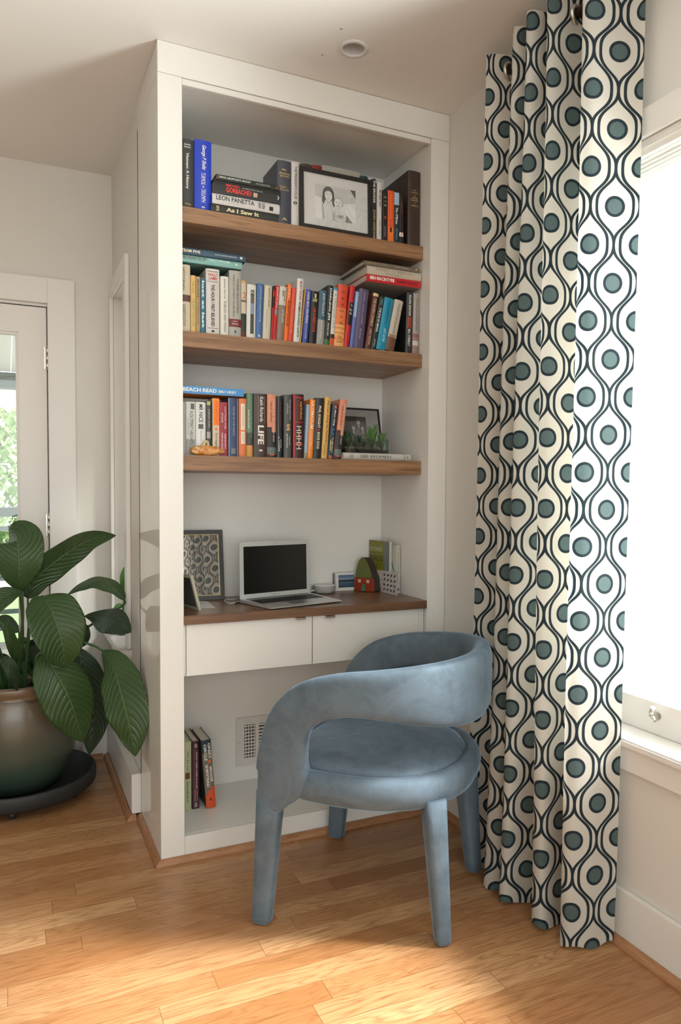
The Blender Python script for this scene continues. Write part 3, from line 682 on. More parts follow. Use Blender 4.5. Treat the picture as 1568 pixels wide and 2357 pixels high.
row(z, .074, g, [
 (857.5, 866.5, 412, None, srgb(22, 22, 22), 'narrow black book with white title next to the top picture frame', dict(items=[("THE BROKER", .25, .75, .60, .98, WH, 'v', .02), ("JOHN GRISHAM", .25, .75, .02, .50, GOLD, 'v', .02)])),
 (869.5, 880.5, 420.5, None, srgb(206, 202, 198), 'slim off-white book with slanted black title on the top shelf', dict(items=[("NO EASY DAY", .3, .75, .58, .88, BK, 'v', .02, .25), ("MARK OWEN", .35, .6, .08, .35, srgb(120, 120, 120), 'v', 0)])),
 (881.7, 892.6, 438, None, srgb(30, 28, 28), 'small black paperback left of the orange one on the top shelf', dict(hard=False, items=[("B T B", .3, .7, .68, .88, srgb(170, 160, 150), 'v', 0), ("o", .3, .7, .44, .50, srgb(200, 90, 60), 'h', .02), ("DAVID BOIES", .35, .6, .1, .3, srgb(180, 175, 170), 'v', 0)])),
 (893.5, 907.8, 439, None, srgb(222, 88, 44), 'orange paperback on the top shelf near the big brown volume', dict(hard=False, items=[("The Second World", .3, .6, .45, .92, srgb(240, 150, 60), 'v', 0, .2), ("e", .3, .7, .2, .3, srgb(60, 40, 30), 'h', .05)], bands=[(0.02, .3, srgb(232, 120, 50), .1, .9)])),
 (908.4, 919.5, 442.5, None, srgb(36, 44, 52), 'paperback with pale blue head and white author name on the top shelf', dict(hard=False, items=[("Tim O'Brien", .25, .75, .38, .70, WH, 'v', .02), ("THE THINGS", .35, .65, .08, .3, srgb(120, 180, 210), 'v', 0)], bands=[(.75, .99, srgb(160, 186, 208))])),
 (920.5, 929.5, 449, None, srgb(34, 30, 29), 'slim black paperback with a small white and red badge', dict(hard=False, items=[("INFINITE", .3, .7, .62, .86, srgb(160, 60, 40), 'v', 0), ("o", .25, .7, .175, .225, srgb(214, 80, 40), 'h', .05)], bands=[(.16, .24, WH)])),
 (941, 969, 394, None, srgb(60, 42, 36), 'tall dark brown leather-like volume at the right end of the top shelf', dict(d=.27, items=[("THE", .35, .6, .735, .75, GOLD, 'h', 0), ("TITHIAN", .2, .8, .70, .72, GOLD, 'h', 0), ("and", .4, .6, .665, .68, GOLD, 'h', 0), ("CRIME", .25, .75, .63, .65, GOLD, 'h', 0), ("FAMILIES", .2, .8, .60, .62, GOLD, 'h', 0), ("of", .45, .6, .57, .582, GOLD, 'h', 0), ("AMERICA", .2, .85, .53, .55, GOLD, 'h', 0)])),
])

# --- middle shelf
z = SH[1]+.0006; g = 'books on the middle shelf'; CR = srgb(205, 196, 178)
row(z, .072, g, [
 (416.5, 438.3, 609, None, srgb(198, 184, 158), 'parchment coloured thick book at the left end of the middle shelf', dict(items=[("HISTORIAN", .15, .42, .62, .95, srgb(90, 80, 66), 'v', 0), ("ELIZABETH KOSTOVA", .2, .5, .08, .40, srgb(100, 88, 72), 'v', 0)], bands=[(.45, .55, srgb(92, 62, 56))])),
 (439.2, 450.7, 634, None, srgb(214, 176, 110), 'slim straw-yellow book second from left on the middle shelf', dict(items=[("THE GULF", .3, .7, .68, .9, srgb(150, 120, 70), 'v', 0), ("THE BEST CREATURES", .3, .7, .1, .6, srgb(96, 140, 110), 'v', 0)])),
 (451.3, 461.5, 637, None, srgb(168, 146, 104), 'slim olive-tan book between the yellow and teal ones', dict(items=[("MEG FISHER", .3, .65, .62, .95, srgb(70, 56, 40), 'v', .01), ("TO BEGIN AGAIN", .3, .6, .15, .55, srgb(100, 84, 56), 'v', 0)])),
 (462.2, 472.6, 640, None, srgb(52, 104, 132), 'slim teal-blue book beside the very thick pale grey one', dict(items=[("lost at last", .25, .8, .1, .95, srgb(205, 226, 232), 'v', .03)])),
 (474.5, 505.8, 619, None, srgb(204, 198, 192), 'thickest pale grey book with red author name near left of middle shelf', dict(d=.17, items=[("WALLY", .14, .86, .885, .93, RED, 'h', .01), ("LAMB", .2, .8, .83, .875, RED, 'h', .01), ("THE HOUR I FIRST BELIEVED", .36, .62, .12, .76, BK, 'v', .02), ("o", .38, .62, .03, .065, BK, 'h', .1)], bands=[(.955, .962, BK, .1, .9), (.80, .806, BK, .1, .9), (.09, .096, BK, .1, .9)])),
 (508, 526.8, 636.5, None, srgb(216, 214, 204), 'white book with typewriter-like black title beside the thickest one', dict(items=[("James Hynes", .35, .6, .62, .96, BK, 'v', 0), ("PUBLISH AND PERISH", .38, .66, .06, .58, srgb(70, 70, 66), 'v', 0)])),
 (528, 555.3, 623, None, srgb(168, 166, 158), 'thick grey book with a maroon band low on the spine', dict(d=.17, items=[("WHERE PEACHTREE", .62, .78, .36, .88, srgb(70, 66, 62), 'v', 0), ("MEETS SWEET AUBURN", .3, .44, .30, .93, srgb(70, 66, 62), 'v', 0), ("Gary M.", .3, .7, .215, .24, WH, 'h', 0), ("Pomerantz", .25, .75, .18, .205, WH, 'h', 0), ("A", .4, .6, .05, .10, BK, 'h', .03)], bands=[(.145, .265, srgb(112, 42, 42))])),
 (556, 567.3, 646, None, srgb(200, 188, 168), 'narrow book with cream top and dark green lower spine', dict(items=[("2", .3, .9, .68, .8, srgb(205, 96, 40), 'h', .02)], bands=[(0, .1, srgb(96, 40, 34)), (.1, .42, srgb(40, 52, 38)), (.62, .66, srgb(110, 104, 84)), (.96, 1, srgb(206, 160, 90))])),
 (569.5, 590.5, 655, 567.5, srgb(214, 212, 206), 'white book with a strip of dark pictures down its spine', dict(items=[("FALL", .42, .75, .83, .88, WH, 'h', 0)], bands=[(.08, .9, srgb(70, 74, 70), .38, .78), (.45, .65, srgb(130, 150, 180), .4, .76), (.65, .8, srgb(100, 94, 80), .4, .76)])),
 (592.5, 608, 652.5, 589, srgb(66, 104, 156), 'medium blue upright book with white script on the middle shelf', dict(items=[("MONTE ESTHER: The Disease of the Prodigy", .42, .62, .3, .95, WH, 'v', 0), ("h", .35, .65, .03, .08, WH, 'h', .02)])),
 (610, 627.8, 657, 605, srgb(200, 192, 172), 'pale cream book right of the blue one on the middle shelf', dict(items=[("BARACK OBAMA", .5, .72, .60, .95, srgb(96, 88, 80), 'v', 0), ("Dreams from My Father", .3, .48, .2, .56, srgb(120, 128, 90), 'v', 0)])),
 (628.6, 633.8, 658, 622, srgb(40, 28, 28), 'very thin black and red book left of the red one', dict(bands=[(.0, .6, srgb(176, 36, 34)), (.8, .92, srgb(176, 36, 34))], hard=False)),
 (634.5, 644.2, 657, 626.5, srgb(196, 40, 38), 'red upright book with a small picture mid spine', dict(items=[("JEANNETTE WALLS", .3, .75, .58, .97, WH, 'v', .01), ("Half Broke Horses", .35, .7, .08, .42, BK, 'v', 0)], bands=[(.47, .56, srgb(120, 130, 150), .1, .9)])),
 (645.3, 661.5, 659, 637, srgb(196, 198, 186), 'cream and taupe book just left of the orange one', dict(items=[("ann", .35, .6, .82, .92, BK, 'v', 0), ("hood", .62, .85, .74, .92, BK, 'v', 0), ("LITTLE LION", .5, .8, .34, .58, WH, 'v', 0)], bands=[(.0, .655, srgb(132, 120, 108), .0, 1)])),
 (662, 672.6, 654, 652.5, srgb(232, 110, 30), 'orange upright book with black title on the middle shelf', dict(items=[("AIMEE LEDUC", .3, .7, .76, .97, WH, 'v', 0), ("THE CURSE OF THE GOOD GIRL", .28, .76, .26, .72, BK, 'v', .01)])),
 (673.4, 684, 662, 663.5, srgb(206, 74, 48), 'brick red upright book between the orange and the tall white one', dict(items=[("the curious incident of the dog in the night", .35, .62, .15, .96, srgb(236, 190, 170), 'v', 0)])),
 (685, 700.6, 641, 675, srgb(212, 214, 208), 'tall white book with red and black slanted title on the middle shelf', dict(d=.17, items=[("MARY PIPHER", .38, .72, .66, .96, srgb(180, 60, 50), 'v', .01), ("WOMEN ROWING NORTH", .38, .72, .08, .64, BK, 'v', .02, .15)])),
 (701.2, 704, 665, 689.5, srgb(206, 160, 84), 'very thin amber book squeezed left of the royal blue one', dict(hard=False)),
 (704.6, 717.8, 666, 696, srgb(58, 78, 156), 'royal blue upright book with white title on the middle shelf', dict(items=[("CHINA RICH GIRLFRIEND", .32, .68, .36, .96, WH, 'v', .015), ("KEVIN KWAN", .35, .6, .08, .34, srgb(190, 200, 230), 'v', 0)])),
 (718.6, 735.8, 670, 711.5, srgb(26, 26, 24), 'black book with red numerals-style title on the middle shelf', dict(items=[("LORE", .2, .75, .80, .86, srgb(220, 214, 150), 'h', .02), ("I AM NUMBER FOUR", .3, .7, .22, .70, srgb(190, 62, 40), 'v', .02), ("l", .4, .6, .87, .95, srgb(220, 214, 150), 'h', .02)])),
 (737, 754, 668, 729, srgb(150, 148, 146), 'book with teal upper half and grey lower half on the middle shelf', dict(items=[("JODI PICOULT", .35, .72, .52, .95, WH, 'v', .01), ("My Sister's Keeper", .35, .6, .1, .44, WH, 'v', 0)], bands=[(.46, 1, srgb(58, 92, 112))])),
 (755.5, 768.8, 656.5, 745.5, srgb(26, 36, 30), 'tall black-green book with bold white capitals on the middle shelf', dict(d=.17, items=[("DARLING JIM", .28, .72, .42, .95, WH, 'v', .03), ("CHRISTIAN MOERK", .35, .65, .16, .38, WH, 'v', 0)], bands=[(0, .1, srgb(60, 110, 60))])),
 (769.6, 778.8, 661.5, 759.5, srgb(206, 204, 200), 'slim white book with blue head and orange foot', dict(items=[("A CRITICAL LIFE", .3, .6, .3, .9, srgb(110, 110, 110), 'v', 0)], bands=[(.95, 1, srgb(60, 140, 180)), (0, .13, srgb(206, 70, 40)), (.13, .2, srgb(30, 30, 30))])),
 (779.6, 803, 654.5, 768, srgb(206, 76, 46), 'wide orange book fading to flame yellow on the middle shelf', dict(d=.165, items=[("THE", .35, .65, .86, .89, BK, 'h', 0), ("GIRL", .35, .65, .76, .79, BK, 'h', 0), ("WHO", .35, .65, .66, .69, BK, 'h', 0), ("PLAYED", .25, .75, .56, .59, BK, 'h', 0), ("WITH", .35, .65, .46, .49, BK, 'h', 0), ("FIRE", .35, .65, .36, .39, BK, 'h', 0), ("STIEG", .25, .75, .14, .17, BK, 'h', 0), ("LARSSON", .2, .8, .06, .09, BK, 'h', 0)], bands=[(0, .58, srgb(226, 166, 98)), (.35, .62, srgb(220, 120, 66)), (.1, .14, srgb(214, 130, 70)), (.2, .23, srgb(214, 130, 70)), (.28, .31, srgb(214, 130, 70))])),
 (804.6, 819.3, 657, 788.5, srgb(190, 34, 36), 'glossy red book with a dark label mid spine on the middle shelf', dict(items=[("The", .45, .8, .66, .70, WH, 'h', .0), ("Pilot's", .3, .85, .59, .63, WH, 'h', 0), ("Wife", .35, .8, .53, .57, WH, 'h', 0)], bands=[(.36, .73, srgb(40, 22, 24), .15, 1)])),
 (820, 828, 671, 805.5, srgb(96, 112, 180), 'slim periwinkle and sky blue book beside the red one', dict(items=[("ANN HOLMAN", .3, .65, .55, .95, WH, 'v', 0)], bands=[(.55, 1, srgb(128, 162, 206))])),
 (829.6, 851, 664.5, 815, srgb(84, 74, 104), 'dusty purple upright book on the middle shelf', dict(d=.165, items=[("JAMES AND JONES", .4, .62, .40, .95, srgb(170, 160, 180), 'v', 0), ("J.D. Jones", .4, .6, .16, .34, srgb(200, 190, 205), 'v', 0)])),
 (861.5, 874, 673.5, 841, srgb(92, 48, 40), 'leaning brown book with cream head cap on the middle shelf', dict(items=[("THE RAVEN COWBOY", .25, .7, .4, .9, srgb(214, 190, 160), 'v', .01), ("LARRY WATSON", .3, .7, .08, .36, srgb(214, 190, 160), 'v', 0)], bands=[(.94, .99, srgb(214, 196, 150))])),
 (875, 887, 683, 853, srgb(38, 46, 44), 'leaning black-green book right of the brown leaning one', dict(items=[("THE EYE OF MINDS", .3, .72, .34, .80, WH, 'v', .02), ("DASHNER", .35, .7, .85, .96, srgb(110, 180, 170), 'v', .01), ("JAMES", .35, .6, .06, .2, WH, 'v', 0)])),
 (888, 908.5, 684.5, 867, srgb(20, 138, 172), 'leaning bright turquoise book on the middle shelf', dict(items=[("THE LIKENESS OF US", .45, .68, .5, .94, srgb(14, 70, 96), 'v', 0), ("JUST AFTER", .35, .7, .16, .42, srgb(190, 225, 235), 'v', .01, .2)])),
 (909.6, 931.4, 689, 886, srgb(188, 180, 166), 'leaning tan book with autumn brown foot on the middle shelf', dict(items=[("FORGOTTEN GARDEN", .42, .62, .34, .92, srgb(90, 84, 76), 'v', 0)], bands=[(0, .26, srgb(104, 70, 50)), (.26, .32, srgb(150, 120, 90), .1, .8)])),
 (938, 952.5, 673.5, 934, srgb(40, 42, 42), 'black book with white and red lettering beside the shelf side panel', dict(d=.17, side=BK, items=[("KILLING LINCOLN", .3, .65, .62, .96, WH, 'v', .02), ("BILL O'REILLY", .3, .65, .12, .40, WH, 'v', .02)], bands=[(.42, .60, srgb(150, 62, 44), .15, .85)])),
 (953.5, 967, 676, 950.5, srgb(160, 154, 148), 'mottled grey book at the right end of the middle shelf', dict(items=[("All Over but the Shoutin'", .4, .7, .38, .93, srgb(80, 74, 70), 'v', 0)], bands=[(.0, .34, srgb(150, 120, 114)), (.14, .22, srgb(196, 188, 180)), (.28, .33, srgb(140, 92, 88))])),
])
zt = at(490, 617.5, 'y', .072).z
def lie(u0, u1, zc, th, y, col, lab, grp, d=.15, xl=None, **kw):
    v = PY-F_PX*((zc+th/2)-CZ)/2.75
    xr = at(u1, v, 'y', y).x; x0 = xl if xl is not None else at(u0, v, 'y', y).x
    return book('book', th-.0005, xr-x0, d, col, lab, grp, loc=(xr, y, zc+.0003), rot=(0, -math.pi/2, 0), **kw)
TL = srgb(126, 176, 170)
zb = max(at(490, 617, 'y', .072).z, at(540, 621, 'y', .072).z)+.003
lie(0, 557.8, zb, .0245, .066, TL, 'pale teal lying book under the navy one, above the leftmost books', 'books lying on the middle shelf row', xl=.082, d=.155, items=[("THE UNEXPECTED SPY", .38, .82, .585, .98, srgb(120, 44, 52), 'v', .0), ("TRACY WALDER", .55, .88, .2, .55, srgb(225, 240, 238), 'v', 0), ("#", .35, .7, .08, .12, WH, 'h', .02)], side=srgb(92, 130, 128))
lie(0, 565.5, zb+.0248, .0225, .062, srgb(50, 78, 98), 'navy blue lying book topmost at the left of the middle shelf', 'books lying on the middle shelf row', xl=.082, d=.155, items=[("TEAM FIVE", .3, .72, .70, .985, srgb(240, 220, 190), 'v', .02), ("| | | | |", .2, .85, .52, .64, srgb(130, 160, 175), 'v', 0), ("KATE ANDERSEN BROWER", .38, .58, .14, .48, srgb(205, 215, 220), 'v', 0), ("O", .3, .7, .05, .09, WH, 'h', .12)], side=srgb(36, 52, 64))
zb = at(945, 668, 'y', .072).z+.009
for (u0, u1, th, col, lab, it, sd, dp) in (
 (844, 968.5, .0268, srgb(196, 38, 48), 'red lying book with white and black capitals at right of middle shelf', [("BEN MACINTYRE", .28, .78, .50, .94, WH, 'v', .03), ("AGENT SONYA", .3, .66, .07, .46, BK, 'v', .01)], srgb(150, 140, 132), .225),
 (845, 969.5, .0305, srgb(192, 182, 164), 'cream lying book between the red and the taupe ones', [("THE KEY TO REBECCA", .52, .86, .17, .85, srgb(140, 128, 108), 'v', 0), ("KEN FOLLETT", .16, .44, .35, .66, srgb(150, 136, 110), 'v', 0)], srgb(140, 74, 50), .225),
 (838, 966, .0175, srgb(112, 102, 92), 'taupe lying book topmost at the right of the middle shelf', [("Johnny Carson", .3, .75, .6, .95, srgb(170, 150, 100), 'v', 0, .2), ("HENRY BUSHKIN", .35, .62, .2, .46, srgb(190, 180, 165), 'v', 0), ("q", .3, .7, .04, .08, GOLD, 'h', .03)], srgb(110, 100, 92), .225)):
    lie(u0, u1, zb, th, .060, col, lab, 'books lying on the middle shelf row', d=dp, items=it, side=sd); zb += th

# --- lowest shelf
z = SH[2]+.0006; g = 'books on the lowest shelf'
row(z, .085, g, [
 (420, 428, 925, None, srgb(150, 146, 140), 'very thin grey book at the left end of the lowest shelf', dict(hard=False)),
 (428.6, 449.4, 925, None, srgb(196, 198, 192), 'grey and white paperback with narrow black capitals behind the gourd ornament', dict(hard=False, items=[("KOLYMSKY HEIGHTS", .42, .78, .2, .82, srgb(50, 50, 50), 'v', 0), ("Lionel Davidson", .18, .3, .38, .68, srgb(110, 110, 110), 'v', 0)], bands=[(0, .3, srgb(146, 148, 144)), (.86, .97, srgb(90, 92, 90), .5, .9)])),
 (451, 474, 926, None, srgb(216, 216, 214), 'white book with bold black title behind the gourd ornament', dict(items=[("MR NICE", .3, .7, .62, .96, BK, 'v', .01), ("Howard", .45, .62, .28, .46, srgb(140, 140, 140), 'v', 0)], bands=[(.50, .59, srgb(90, 88, 86), .25, .75)])),
 (475, 486, 924, None, srgb(74, 74, 74), 'narrow charcoal book right of the bold white one', dict(items=[("orphan train", .4, .75, .52, .86, WH, 'v', 0)], bands=[(.93, 1, srgb(170, 176, 110), .1, .9), (.32, .44, srgb(160, 160, 158), .1, .9)])),
 (489.5, 505.2, 917, None, srgb(204, 186, 160), 'paperback with orange upper half and cream lower half', dict(hard=False, items=[("DON WINSLOW", .4, .7, .56, .95, srgb(214, 90, 30), 'v', 0), ("Savage", .35, .7, .16, .40, BK, 'v', 0), ("o", .35, .65, .44, .49, srgb(214, 90, 30), 'h', .06)], bands=[(.53, 1, srgb(238, 126, 36), .1, 1)])),
 (506, 523.4, 926, None, srgb(152, 42, 58), 'crimson paperback with white capitals on the lowest shelf', dict(hard=False, items=[("CUTTING FOR", .62, .82, .5, .92, WH, 'v', 0), ("STONE", .22, .42, .62, .80, WH, 'v', 0), ("ABRAHAM", .62, .82, .14, .42, WH, 'v', 0), ("VERGHESE", .22, .42, .12, .44, WH, 'v', 0)])),
 (525.5, 549, 916, None, srgb(46, 66, 104), 'worn navy book with white scuffed edges on the lowest shelf', dict(items=[("HOUSE OF THE SPIRITS", .45, .62, .35, .85, srgb(170, 180, 200), 'v', 0)], bands=[(0, .99, srgb(150, 156, 166), .05, .14), (0, .99, srgb(150, 156, 166), .88, .97), (.04, .14, srgb(120, 120, 126), .3, .72)])),
 (550.5, 567.6, 917.5, None, srgb(222, 122, 74), 'coral orange book with two white ornamental labels', dict(items=[("MUHAMMAD", .42, .62, .52, .86, srgb(170, 160, 150), 'v', 0), ("SALIM", .42, .62, .26, .40, srgb(170, 160, 150), 'v', 0)], bands=[(.46, .91, srgb(226, 218, 206), .24, .8), (.22, .43, srgb(226, 218, 206), .26, .78)])),
 (568.2, 582.8, 905, None, srgb(100, 132, 108), 'sage green book with amber foot left of the dark brown one', dict(items=[("ANN PACKER", .2, .42, .44, .74, srgb(210, 222, 210), 'v', .01), ("THE DIVE FROM CLAUSEN'S PIER", .62, .75, .3, .88, srgb(160, 180, 160), 'v', 0)], bands=[(0, .18, srgb(206, 150, 78)), (.18, .38, srgb(70, 76, 72))])),
 (584.6, 615, 906.5, None, srgb(66, 50, 44), 'thick dark brown book lettered LIFE in large white capitals', dict(d=.17, items=[("Keith Richards", .45, .72, .56, .95, WH, 'v', .01), ("LIFE", .3, .76, .20, .50, WH, 'v', .03), ("oo", .38, .66, .09, .12, WH, 'h', .1)], bands=[(.54, .96, srgb(190, 184, 178), .32, .335), (.54, .96, srgb(190, 184, 178), .80, .815)])),
 (616, 636, 908, None, srgb(214, 140, 108), 'peach and black book right beside the thick brown one', dict(items=[("WHERE THE CRAWDADS SING", .62, .80, .25, .93, WH, 'v', 0), ("DELIA OWENS", .3, .5, .56, .88, BK, 'v', 0)], bands=[(0, .40, srgb(44, 40, 42)), (.40, .48, srgb(44, 40, 42), 0, .5), (.05, .16, srgb(96, 112, 110)), (.03, .055, srgb(206, 90, 60), .3, .8)])),
 (637, 650.5, 912.5, None, srgb(36, 38, 40), 'slim black book with white author name low on the spine', dict(items=[("JOHN", .62, .85, .16, .30, WH, 'v', .01), ("le CARRE", .3, .52, .10, .34, WH, 'v', 0), ("A LEGACY OF SPIES", .55, .75, .5, .9, srgb(150, 50, 56), 'v', 0)], bands=[(0, .99, srgb(96, 112, 112), .3, .36)])),
 (654.5, 672.5, 909, None, srgb(72, 76, 78), 'slate book with a gold crest and white script', dict(items=[("The Improbability", .65, .82, .6, .93, WH, 'v', 0, .2), ("of Love", .38, .54, .7, .86, WH, 'v', 0, .2), ("Hannah", .62, .78, .2, .34, WH, 'v', 0, .2), ("Rothschild", .3, .46, .16, .38, WH, 'v', 0, .2), ("S", .3, .75, .43, .54, srgb(196, 160, 96), 'h', .05)])),
 (675.5, 700.4, 907.5, None, srgb(52, 26, 26), 'black and red patterned book left of the pale blue one', dict(d=.165, items=[("NATURAL", .62, .8, .6, .88, srgb(230, 170, 80), 'v', .02), ("DEMOCRACY", .35, .5, .5, .9, srgb(170, 46, 38), 'v', 0), ("HHHH", .3, .75, .14, .5, srgb(226, 214, 200), 'v', 0)], bands=[(0, 1, srgb(170, 28, 30), 0, .16), (.2, .24, srgb(150, 40, 34), .2, .9), (.34, .36, srgb(150, 40, 34), .2, .9), (.55, .57, srgb(150, 40, 34), .2, .9), (.93, .96, srgb(150, 40, 34), .2, .9)])),
 (701.3, 713, 931, 695, srgb(146, 168, 190), 'pale blue-grey book on the lowest shelf, lower than its neighbours', dict(items=[("UNDER MY SKIN", .35, .62, .5, .9, srgb(200, 214, 226), 'v', 0), ("KATE RACITI", .35, .62, .1, .42, srgb(200, 214, 226), 'v', 0)], bands=[(0, .1, srgb(150, 140, 110))])),
 (714.3, 727.4, 919, 707.5, srgb(236, 140, 52), 'bright orange book with large white capitals on the lowest shelf', dict(items=[("ULTIMATUM", .25, .72, .50, .96, WH, 'v', .01), ("MATTHEW GLASS", .35, .62, .2, .46, WH, 'v', 0)])),
 (728.4, 747.3, 916, 721, srgb(32, 36, 38), 'black book with cream capitals beside the bright orange one', dict(items=[("PHIL KNIGHT", .35, .66, .50, .87, srgb(235, 220, 190), 'v', .02), ("SHOE DOG", .35, .66, .16, .44, srgb(235, 220, 190), 'v', .02), ("v", .35, .62, .455, .49, srgb(220, 40, 60), 'v', .05)])),
 (748.3, 763.3, 914, 739, srgb(214, 168, 92), 'mustard yellow book with handwritten style title on the lowest shelf', dict(items=[("The Last Thing He Told Me", .32, .68, .26, .95, srgb(40, 36, 28), 'v', 0, .25), ("Laura Dave", .25, .5, .06, .24, srgb(40, 36, 28), 'v', 0, .25)])),
 (764.5, 779.5, 930, 752.5, srgb(28, 48, 68), 'deep navy book with white and cream lettering on the lowest shelf', dict(items=[("Matt Haig", .35, .7, .60, .90, WH, 'v', .01, .25), ("The MIDNIGHT", .5, .72, .1, .4, srgb(226, 220, 170), 'v', .01), ("LIBRARY", .2, .42, .14, .34, srgb(226, 220, 170), 'v', .01), ("c", .3, .72, .43, .56, srgb(60, 110, 140), 'h', .02)], bands=[(.0, .06, srgb(196, 84, 50), .2, .8), (.92, .98, srgb(196, 120, 90), .4, .8)])),
 (784.8, 801, 919, 769, srgb(210, 134, 104), 'leaning peach and black book at the right end of the lowest row', dict(d=.165, items=[("WHERE THE CRAWDADS SING", .62, .80, .25, .93, WH, 'v', 0), ("DELIA OWENS", .3, .5, .56, .88, BK, 'v', 0)], bands=[(0, .40, srgb(44, 40, 42)), (.40, .48, srgb(44, 40, 42), 0, .5), (.05, .16, srgb(96, 112, 110)), (.03, .055, srgb(206, 90, 60), .3, .8)])),
])
zb = at(560, 915.5, 'y', .085).z+.0025; BL = srgb(72, 146, 208)
lie(0, 561, zb, .0255, .078, BL, 'bright blue lying book lettered BEACH READ on the lowest row', 'lying books on the lowest shelf', xl=.082, d=.14, hard=False, side=srgb(196, 112, 36), items=[("BEACH READ", .28, .80, .43, .95, WH, 'v', .03), ("EMILY HENRY", .3, .66, .12, .40, WH, 'v', .02)])
x0 = at(791, 1050, 'y', .066).x
book('book', .0245, at(946, 1052, 'y', .066).x-x0, .19, srgb(186, 184, 178), 'large white lying book lettered 200 WOMEN under the glass planter', 'lying books on the lowest shelf', loc=(at(946, 1052, 'y', .066).x, .066, z+.0004), rot=(0, -math.pi/2, 0),
     items=[("200 WOMEN", .28, .72, .305, .76, srgb(60, 62, 64), 'v', 0), ("III", .3, .7, .86, .91, srgb(120, 120, 120), 'h', 0), ("s", .3, .7, .04, .07, srgb(90, 90, 90), 'v', 0)], bands=[(.094, .10, BK), (.585, .588, srgb(140, 140, 140))])
TOP200 = z+.0004+.0245

# --- books on the bottom ledge
zl = .0834; g = 'books on the bottom ledge'
for (ub0, ub1, vb, ut0, ut1, vt, y, col, lab, it, bd, sd) in (
 (423, 442, 1864, 423, 441.5, 1709, .200, srgb(176, 186, 150), 'pale green book on the bottom ledge beside the stile', [("Min Jin Lee", .35, .66, .56, .86, srgb(80, 90, 70), 'v', 0, .2), ("PACHINKO", .35, .64, .12, .42, srgb(60, 66, 50), 'v', 0), ("o", .3, .7, .89, .95, srgb(206, 180, 150), 'h', .02)], [(.46, .55, srgb(110, 60, 36), .22, .78)], None),
 (443, 460, 1861, 443.5, 461, 1707, .203, srgb(78, 44, 50), 'maroon book in the middle of the three on the bottom ledge', [("ONCE THERE WERE WOLVES", .5, .72, .3, .84, srgb(214, 190, 190), 'v', .01), ("CHARLOTTE", .6, .75, .12, .28, srgb(200, 180, 180), 'v', 0), ("McCONAGHY", .3, .45, .1, .28, srgb(200, 180, 180), 'v', 0), ("o", .3, .7, .9, .96, srgb(190, 170, 170), 'h', .02), ("o", .3, .7, .03, .09, srgb(190, 170, 170), 'h', .02)], [(.88, 1, srgb(64, 36, 42))], srgb(40, 36, 40)),
 (476, 499, 1860, 463, 490.5, 1706, .186, srgb(112, 104, 94), 'leaning book with dark teal head and orange foot on the bottom ledge', [("GREAT", .62, .9, .72, .95, WH, 'v', .02), ("CIRCLE", .2, .46, .70, .94, WH, 'v', .02), ("MAGGIE", .62, .88, .38, .60, WH, 'v', .02), ("SHIPSTEAD", .22, .48, .31, .64, WH, 'v', .02), ("x", .35, .6, .11, .15, BK, 'h', .04)], [(0, .2, srgb(206, 80, 36)), (.2, .26, srgb(206, 80, 36), .3, 1), (.26, .31, srgb(206, 80, 36), .6, 1), (.84, 1, srgb(28, 54, 62)), (.80, .84, srgb(28, 54, 62), 0, .5), (.66, .70, srgb(216, 110, 50), .5, .8)], srgb(70, 62, 54))):
    p0, p1 = at(ub0, vb, 'z', zl), at(ub1, vb, 'z', zl); q0 = at(ut0, vt, 'y', y); b0 = at(ub0, vb, 'y', y)
    x0 = at(ub0, vb, 'y', y).x; x1 = at(ub1, vb, 'y', y).x; x0 = max(x0, S+.002); hgt = q0.z-zl; th = math.atan2(q0.x-b0.x, hgt) if 'leaning' in lab else 0
    wd = (x1-x0)*.97; hl = hgt/math.cos(th)
    zz = zl+.0004
    if th < 0: zz += 0
    o = book('book', wd, hl, .155, col, lab, g, items=it, bands=bd, side=sd, loc=(x0, y, zz), rot=(0, th, 0))
    if th < 0:
        o.location = (x0, y, zz)   # pivot is the lower left corner of the spine

# ------------------------------------------------------------------ picture frames
def frame_box(name_parent, w_, h_, bar, dep, m, lip=None, gm=None):
    bm = bmesh.new(); B(bm, -w_/2, w_/2, 0, dep, 0, bar); B(bm, -w_/2, w_/2, 0, dep, h_-bar, h_); B(bm, -w_/2, -w_/2+bar, 0, dep, bar, h_-bar); B(bm, w_/2-bar, w_/2, 0, dep, bar, h_-bar)
    bmesh.ops.recalc_face_normals(bm, faces=bm.faces); mk('frame', bm, m, name_parent, bev=.0012)
    if lip:
        bm = bmesh.new(); b2 = bar; t = .002
        for q in ((-w_/2+b2-.0005, w_/2-b2+.0005, b2-.0005, b2+t), (-w_/2+b2-.0005, w_/2-b2+.0005, h_-b2-t, h_-b2+.0005), (-w_/2+b2-.0005, -w_/2+b2+t, b2, h_-b2), (w_/2-b2-t, w_/2-b2+.0005, b2, h_-b2)): B(bm, q[0], q[1], .001, .006, q[2], q[3])
        mk('inner_lip', bm, lip, name_parent)
    bm = bmesh.new(); B(bm, -w_/2+bar-.002, w_/2-bar+.002, dep-.004, dep-.001, bar-.002, h_-bar+.002); mk('backing', bm, flat((.05, .045, .04), .8, key='frame_back'), name_parent)
    bm = bmesh.new(); B(bm, -w_/2+bar-.001, w_/2-bar+.001, .0045, .0060, bar-.001, h_-bar+.001); mk('glass', bm, gm or frame_glass, name_parent)
def ell(bm, cx, cz, rx, rz, y, mi, n=28, rot=0):
    c, s_ = math.cos(rot), math.sin(rot)
    poly(bm, [(cx+rx*math.cos(a)*c-rz*math.sin(a)*s_, y, cz+rx*math.cos(a)*s_+rz*math.sin(a)*c) for a in [2*math.pi*k/n for k in range(n)]], mi)
def shp(bm, pts, y, mi): poly(bm, [(a, y, b) for a, b in pts], mi)
